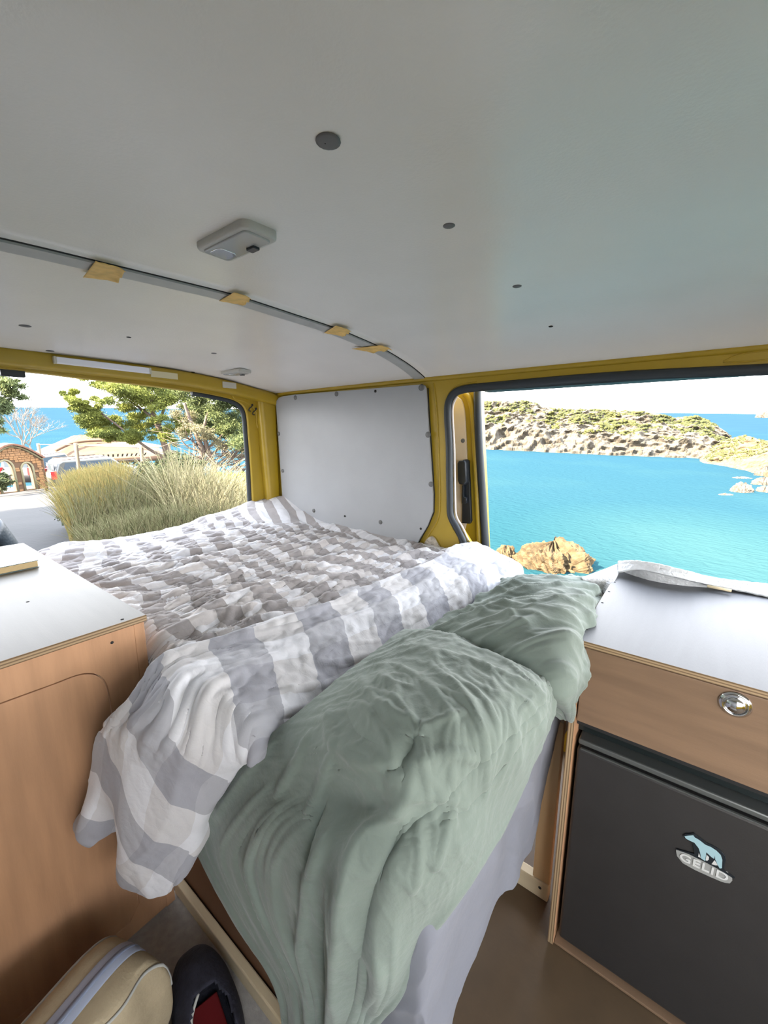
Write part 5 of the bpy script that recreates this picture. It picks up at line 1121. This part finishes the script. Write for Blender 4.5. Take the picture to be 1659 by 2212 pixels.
for i, q in enumerate(C):
    rs = random.Random(i); tube(bm, [q, (q[0] + .004, q[1], q[2] + .14), (q[0] + rs.uniform(-.02, .02), q[1], q[2] + .26 + rs.uniform(-.02, .02))], [.003, .0025, .0015], 5)
    for j in range(5): a = q[2] + .17 + j * .02; tube(bm, [(q[0], q[1], a), (q[0] + rs.choice((-1, 1)) * .012, q[1], a + .014)], .0016, 4)
o = link('seaside_plant', bm, TWIG); tag(recenter(o), 'tips of a small pale plant at the cliff edge past the duvet corner', 'plant', kind='stuff', outdoor=True)

# ---- stone gate
def frame_at(px, py, dist, z0=None, turn=0.):
    c = G(px, py, dist=dist); z = c.z if z0 is None else z0; a = math.atan2(c.y, c.x) - math.pi / 2 + turn; return Matrix.Translation((c.x, c.y, z)) @ Matrix.Rotation(a, 4, 'Z')
def lplate(name, ol, y, th, m, M, parent, bev=0.):
    o = plate(name, ol, 'xz', y, th, m, None, bev=bev); o.data.transform(M); o.data.transform(world_of(parent).inverted()); o.parent = parent; return o
def lbm(name, bm, m, M, parent, kind=None):
    bmesh.ops.transform(bm, matrix=M, verts=bm.verts); bmesh.ops.recalc_face_normals(bm, faces=bm.faces); o = link(name, bm, m, parent)
    if kind: o['kind'] = kind
    return o
DG = 26.0; bz = -.153 * DG; M = frame_at(50, 1060, DG, bz, .35)
t = empty('stone_gate', M.translation, 'small ochre stone gateway with two arches under a curved tile roof', 'gate', outdoor=True)
W_, H_ = 1.02, 2.05
arc = [(-W_ + 2 * W_ * k / 20, 1.45 + .72 * math.sin(math.pi * (k / 20) ** .85)) for k in range(21)]
outl = [(-W_, 0), (W_, 0)] + arc[::-1]
def arch(x0, x1, h): r = (x1 - x0) / 2; return [(x0, .0 + .02), (x1, .02)] + [((x0 + x1) / 2 + r * math.cos(a), h + r * 1.3 * math.sin(a)) for a in np.linspace(0, math.pi, 11)]
A1_, A2_ = arch(-.78, -.18, 1.15), arch(.10, .56, 1.05)
lplate('wall', [outl, A1_, A2_], 0, .45, MORT, M, t)
bm = bmesh.new(); rs = random.Random(3)
def inside(x, z):
    for a0, a1, h in ((-.82, -.14, 1.18), (.06, .60, 1.08)):
        if a0 < x < a1 and (z < h or ((x - (a0 + a1) / 2) / ((a1 - a0) / 2)) ** 2 + ((z - h) / ((a1 - a0) / 2 * 1.35)) ** 2 < 1): return True
    k = np.interp(x, [q[0] for q in arc], [q[1] for q in arc]); return z > k - .06 or abs(x) > W_ - .03
z = .01
while z < 2.1:
    x = -W_ + rs.uniform(0, .1); hh = rs.uniform(.085, .13)
    while x < W_:
        ww = rs.uniform(.13, .24)
        if not inside(x + ww / 2, z + hh / 2) and not inside(x + .02, z + hh / 2) and not inside(x + ww - .02, z + hh / 2): box(bm, x, x + ww - .012, -.02 - rs.uniform(0, .015), .0, z, z + hh - .012, .006, 1)
        x += ww
    for y0 in np.arange(0.0, .44, .15): box(bm, W_, W_ + .02 + rs.uniform(0, .01), y0 + .005, y0 + .14, z, z + hh - .012, .006, 1) if z < 1.4 else None
    z += hh
lbm('stones', bm, STONE, M, t, 'stuff')
bm = bmesh.new()
for A_ in (A1_, A2_): tube(bm, [(a, -.02, b) for a, b in A_[1:] + A_[:1]], .045, 6)
tube(bm, [(a, -.02, b - .03) for a, b in arc], .05, 6); lbm('plaster_edge', bm, PLAST, M, t)
bm = bmesh.new()
for k in range(20):
    a, b = arc[k], arc[k + 1]
    for sgn in (0, 1):
        f = (k + .5 * sgn) / 20; xx = -W_ * 1.06 + 2.12 * W_ * f; zz = 1.47 + .74 * math.sin(math.pi * f ** .85); ang = math.atan2(b[1] - a[1], b[0] - a[0])
        c_, s_ = math.cos(ang), math.sin(ang); tube(bm, [(xx, -.18, zz + .03), (xx, .62, zz + .03)], .045, 6)
lbm('roof_tiles', bm, TILEM, M, t, 'stuff')
# ---- low wall stub and bush at the gate, bare tree
c = G(6, 1040, dist=24); t = empty('gate_bush', (c.x, c.y, float(gz(c.x, c.y))), 'round green bush at the left foot of the stone gate', 'shrub', outdoor=True)
C, Rr = px_cl([(2, 1030, 12), (10, 1040, 10), (-14, 1035, 16), (0, 1048, 12)], 24, .2); leaves('leaves', C, Rr, 2500, .12, .03, SHR, t, 12, .3)
DT = 31.0; c = G(55, 970, dist=DT); t = empty('bare_tree', (c.x, c.y, -4.8), 'bare pale winter tree behind the stone gate against the sea', 'tree', outdoor=True); rs = random.Random(8)
bm = bmesh.new()
def grow_(p, d, l, r, k):
    q = p + d * l; m_ = p + d * l * .5 + Vector((rs.gauss(0, .04), rs.gauss(0, .04), 0)) * l; tube(bm, [p, m_, q], [r, r * .85, r * .7], 4, cap=False)
    if k: 
        for _ in range(3 if k > 1 else 3): grow_(q, (d + Vector((rs.gauss(0, .42), rs.gauss(0, .42), rs.gauss(.05, .25)))).normalized(), l * rs.uniform(.62, .85), r * .62, k - 1)
for px, h in ((35, 1.0), (50, 1.2), (72, .9)):
    b_ = G(px, 965, dist=DT); grow_(Vector((b_.x, b_.y, b_.z - .8)), Vector((rs.gauss(0, .1), rs.gauss(0, .15), 1)).normalized(), h, .055, 5)
link('branches', bm, TWIG, t)

# ---- thatched pavilion
DP = 38.0; M = frame_at(222, 985, DP, None, 0.); M.translation.z = -.0945 * DP
t = empty('thatched_pavilion', M.translation + Vector((0, 0, -2.2)), 'open pavilion with a domed brown thatched roof and dark timber posts', 'pavilion', outdoor=True)
n = 96; th = np.linspace(0, 2 * np.pi, n + 1); rr_ = np.linspace(0, 1, 30); A_, Q = np.meshgrid(th, rr_)
hx = np.interp(Q, [0, .12, .3, .6, .85, 1], [1.55, 1.5, 1.2, .62, .22, 0.]) ; hx = hx + .05 * noise(A_ * 6, Q * 8, 90)
ext = 1 + .04 * noise(A_ * 4, Q, 91); Vt = np.stack([-1.1 * (1 - Q) + np.cos(A_) * Q * 5.2 * ext, np.sin(A_) * Q * 3.2 * ext, hx], 2)
Vb = Vt[-1:].copy(); Vb[..., 2] -= .32; Vc = Vb * np.array([.9, .9, 1]); V = np.concatenate([Vt, Vb, Vc]); V = V @ np.array(M.to_3x3()).T + np.array(M.translation)
link('thatched_roof', grid_mesh('thatched_roof', V), THATCH, t)
bm = bmesh.new(); tube(bm, spline([(-2.6, -2.2, .66), (-1.5, -1.6, 1.12), (0, -1.3, 1.2), (1.6, -1.2, 1.12), (2.9, -1.4, .85)], 5), .09, 6); lbm('ridge_band', bm, THATCH, M, t)
for x, y in ((-4.0, -1.8), (-1.6, -2.5), (1.4, -2.6), (3.9, -1.9), (-2, 2), (3, 2)):
    bm = bmesh.new(); tube(bm, [(x, y, -2.6), (x, y, -.1)], .14, 7)
    for s in (-1, 1): tube(bm, [(x, y, -.9), (x + s * .8, y, -.15)], .09, 6)
    lbm('post', bm, DWOOD, M, t)
bm = bmesh.new(); tube(bm, [(-4.6, -2.0, -.25), (-1.6, -2.7, -.25), (1.6, -2.8, -.25), (4.6, -2.0, -.25)], .12, 6); lbm('eave_beam', bm, DWOOD, M, t)
# slatted pergola roof in front of it
M2 = frame_at(235, 1000, 33.5, -.098 * 33.5 - .18, 0.); t = empty('slatted_pergola', M2.translation, 'low slatted white pergola roof under the thatched pavilion', 'pergola', outdoor=True)
for k in range(16):
    bm = bmesh.new(); x = -1.9 + k * .27; box(bm, x, x + .10, -1.0, 1.0, .24, .28, .004, 1); bmesh.ops.transform(bm, matrix=Matrix.Rotation(-.18, 4, 'X'), verts=bm.verts); lbm('slat', bm, LWOOD, M2, t)
bm = bmesh.new(); tube(bm, [(-2, -1, .0), (2.4, -1, .0)], .05, 6); lbm('beam', bm, DWOOD, M2, t)
for x in (-1.9, 2.3): bm = bmesh.new(); tube(bm, [(x, -1, -1.7), (x, -1, 0)], .05, 6); lbm('post', bm, DWOOD, M2, t)
# ---- shade sail on three posts
def post(px0, py0, px1, py1, d, lb):
    a, b = G(px0, py0, dist=d), G(px1, py1, dist=d); bm = bmesh.new(); tube(bm, [a, b, Vector((b.x, b.y, float(gz(b.x, b.y)) - .05))], .075, 8); o = link('wooden_post', bm, LWOOD); return tag(recenter(o), lb, 'post', 'posts holding the shade sail', outdoor=True)
post(82, 958, 92, 1012, 27.6, 'pale post of the shade sail just behind the stone gate'); post(163, 957, 172, 1022, 22, 'pale sail post in front of the parked cars'); post(305, 963, 310, 1030, 20, 'sail post nearest the right end of the thatched roof'); post(364, 958, 369, 1020, 19, 'sail post rising beside the leaning pine trunk')
a, b, c, d = G(165, 963, dist=22), G(290, 953, dist=26), G(364, 966, dist=19), G(305, 968, dist=20)
C_ = np.array([[tuple(a), tuple((a + b) / 2 + Vector((0, 0, -.05))), tuple(b)], [tuple((a * .5 + d * .5) + Vector((0, 0, .0))), tuple((a + b + c + d) / 4 + Vector((0, 0, -.02))), tuple((b + c) / 2)], [tuple(d), tuple((c + d) / 2), tuple(c)]])
o = link('shade_sail', grid_mesh('shade_sail', surf(C_, 16, 16)), SAIL); s = o.modifiers.new('s', 'SOLIDIFY'); s.thickness = .03; tag(recenter(o), 'sand-coloured shade sail stretched in front of the thatched roof', 'shade sail', outdoor=True)
bm = bmesh.new(); tube(bm, [G(83, 960, dist=27.6), G(165, 961, dist=22)], .018, 5); o = link('rope', bm, LWOOD); tag(recenter(o), 'taut rope from the gate post to the sail post', 'rope', outdoor=True)
# ---- parked cars
def car(px, py, d, turn, paint, label, l=4.3, h=1.62):
    M = frame_at(px, py, d, None, turn); M.translation.z = float(gz(M.translation.x, M.translation.y)) * 0 + G(px, py, dist=d).z; t = empty('car', M.translation, label, 'car', 'parked cars', outdoor=True)
    side = [(-l / 2, .32), (-l / 2 - .02, .9), (-l / 2 + .12, 1.0), (-l / 2 + .30, 1.5), (-l / 2 + .5, h), (.55, h), (1.15, 1.06), (l / 2 - .15, .92), (l / 2, .6), (l / 2 - .03, .32)]
    lplate('car_body', [side], -.85, 1.7, paint, M, t, bev=.09)
    for y in (-.862, .852): lplate('side_window', [[(-l / 2 + .45, 1.06), (-l / 2 + .60, h - .12), (.45, h - .12), (.95, 1.06)]], y, .01, GLASSC, M, t)
    bm = bmesh.new(); box(bm, -l / 2 - .005, -l / 2 + .02, -.62, .62, 1.04, 1.44, .004, 1); bmesh.ops.transform(bm, matrix=Matrix.Translation((.16, 0, 0)) @ Matrix.Shear('XY', 4, (0, 0)), verts=bm.verts); lbm('rear_window', bm, GLASSC, M, t)
    for y in (-.86, .70): bm = bmesh.new(); box(bm, -l / 2 - .03, -l / 2 + .18, y, y + .16, .72, 1.12, .01, 1); lbm('tail_light', bm, REDT, M, t)
    for y in (-.7, .7): bm = bmesh.new(); tube(bm, [(-l / 2 + .5, y, h + .03), (.3, y, h + .05)], .022, 5); lbm('roof_rail', bm, DWOOD, M, t)
    for x in (-l / 2 + .85, l / 2 - .85):
        for y in (-.87, .67): bm = bmesh.new(); tube(bm, [(x, y, .33), (x, y + .2, .33)], .33, 20); lbm('wheel', bm, DWOOD, M, t)
car(213, 1050, 27.5, .30, CARS, 'silver estate car with red tail light, behind the golden grass')
car(105, 1040, 31, .9, CARD, 'dark car half hidden behind the stone gate pier')

# ---- person sitting outside the rear opening, only the sleeve is in view
def person():
    c = G(-128, 1100, dist=3.3); fx, fy = c.x, c.y; z0 = float(gz(fx, fy)); t = empty('person', (fx, fy, z0), 'person in a dark blue puffer jacket, shoulder and sleeve at the left edge', 'person', outdoor=True)
    S = -.2006 * 3.3 - .02      # shoulder level
    u = Vector((-math.sin(math.atan2(fy, fx)), math.cos(math.atan2(fy, fx)), 0)); u = -u; f = Vector((-u.y, u.x, 0)); O = Vector((fx, fy, S))
    def pt(a, b, c_): return O + u * a + f * b + Vector((0, 0, c_))
    def skin(name, verts, edges, rad, m, parent, sub=2):
        me = bpy.data.meshes.new(name); me.from_pydata([tuple(v) for v in verts], edges, []); o = bpy.data.objects.new(name, me); COL.objects.link(o)
        md = o.modifiers.new('k', 'SKIN'); 
        for i, r in enumerate(rad): me.skin_vertices[0].data[i].radius = (r, r) if not isinstance(r, tuple) else r
        me.skin_vertices[0].data[0].use_root = True; md.use_smooth_shade = True; ms = o.modifiers.new('b', 'SUBSURF'); ms.levels = sub; ms.render_levels = sub
        bpy.context.view_layer.update(); m2 = bpy.data.meshes.new_from_object(o.evaluated_get(bpy.context.evaluated_depsgraph_get())); bpy.data.objects.remove(o); m2.materials.clear(); r = link(name, m2, m, parent, smooth=True); return r
    sh = .19
    V = [pt(0, 0, -.50), pt(0, 0, -.30), pt(0, 0, -.08), pt(0, 0, .02), pt(0, .01, .12),
         pt(sh, 0, -.03), pt(sh + .07, .06, -.28), pt(sh - .02, .26, -.36), pt(-sh, 0, -.03), pt(-sh - .07, .06, -.28), pt(-sh + .02, .26, -.36),
         pt(.10, .06, -.52), pt(.13, .42, -.50), pt(.13, .46, -.92), pt(-.10, .06, -.52), pt(-.13, .42, -.50), pt(-.13, .46, -.92), pt(.13, .60, -.97), pt(-.13, .60, -.97)]
    E_ = [(0, 1), (1, 2), (2, 3), (3, 4), (2, 5), (5, 6), (6, 7), (2, 8), (8, 9), (9, 10), (0, 11), (11, 12), (12, 13), (0, 14), (14, 15), (15, 16), (13, 17), (16, 18)]
    rad = [(.15, .12), (.155, .125), (.15, .12), .07, .055, .085, .065, .05, .085, .065, .05, .09, .075, .05, .09, .075, .05, .045, .045]
    skin('body', V, E_, rad, JACK, t)
    bm = bmesh.new(); bmesh.ops.create_uvsphere(bm, u_segments=24, v_segments=16, radius=1); bmesh.ops.transform(bm, matrix=Matrix.Translation(pt(0, .02, .25)) @ Matrix.Diagonal((.078, .092, .115, 1)), verts=bm.verts)
    bmesh.ops.recalc_face_normals(bm, faces=bm.faces); h = link('head', bm, SKIN, t, smooth=True)
    bm = bmesh.new(); bmesh.ops.create_uvsphere(bm, u_segments=24, v_segments=16, radius=1); bmesh.ops.transform(bm, matrix=Matrix.Translation(pt(0, -.005, .275)) @ Matrix.Diagonal((.088, .095, .11, 1)), verts=bm.verts); link('hair', bm, HAIR, h, smooth=True)
    bm = bmesh.new(); tube(bm, [pt(0, .10, .255), pt(0, .125, .235), pt(0, .11, .225)], [.008, .014, .012], 8); link('nose', bm, SKIN, h)
    for s in (-1, 1):
        w = pt(s * (sh - .02), .26, -.36)
        bm = bmesh.new(); q = [w, w + f * .05, w + f * .09]; tube(bm, q, [.028, .038, .034], 10)
        for k in range(4): b0 = w + f * .085 + u * (k - 1.5) * .02; tube(bm, [b0, b0 + f * (.035 + .006 * (k in (1, 2))) + Vector((0, 0, -.008)), b0 + f * .055 + Vector((0, 0, -.03))], [.010, .009, .007], 8)
        tube(bm, [w + f * .03 - u * s * .03, w + f * .06 - u * s * .05, w + f * .085 - u * s * .05], [.012, .010, .008], 8); link('hand', bm, SKIN, t)
    M = Matrix.Translation((fx, fy, z0)); bm = bmesh.new(); top = S - .66 - z0
    sz = max(.1, (S - .60) - z0); box(bm, -.20, .20, -.20, .22, 0, sz, .02, 2); bmesh.ops.transform(bm, matrix=M @ Matrix.Rotation(math.atan2(f.y, f.x) - math.pi / 2, 4, 'Z'), verts=bm.verts); o = link('stone_block', bm, STONE); tag(recenter(o), 'stone block the person in the dark jacket sits on', 'seat', outdoor=True)
person()

# ================================================================== tilt the outdoor things onto the true level
bpy.context.view_layer.update()
for o in OUT:
    if o.parent is None: o.matrix_world = T4 @ o.matrix_basis
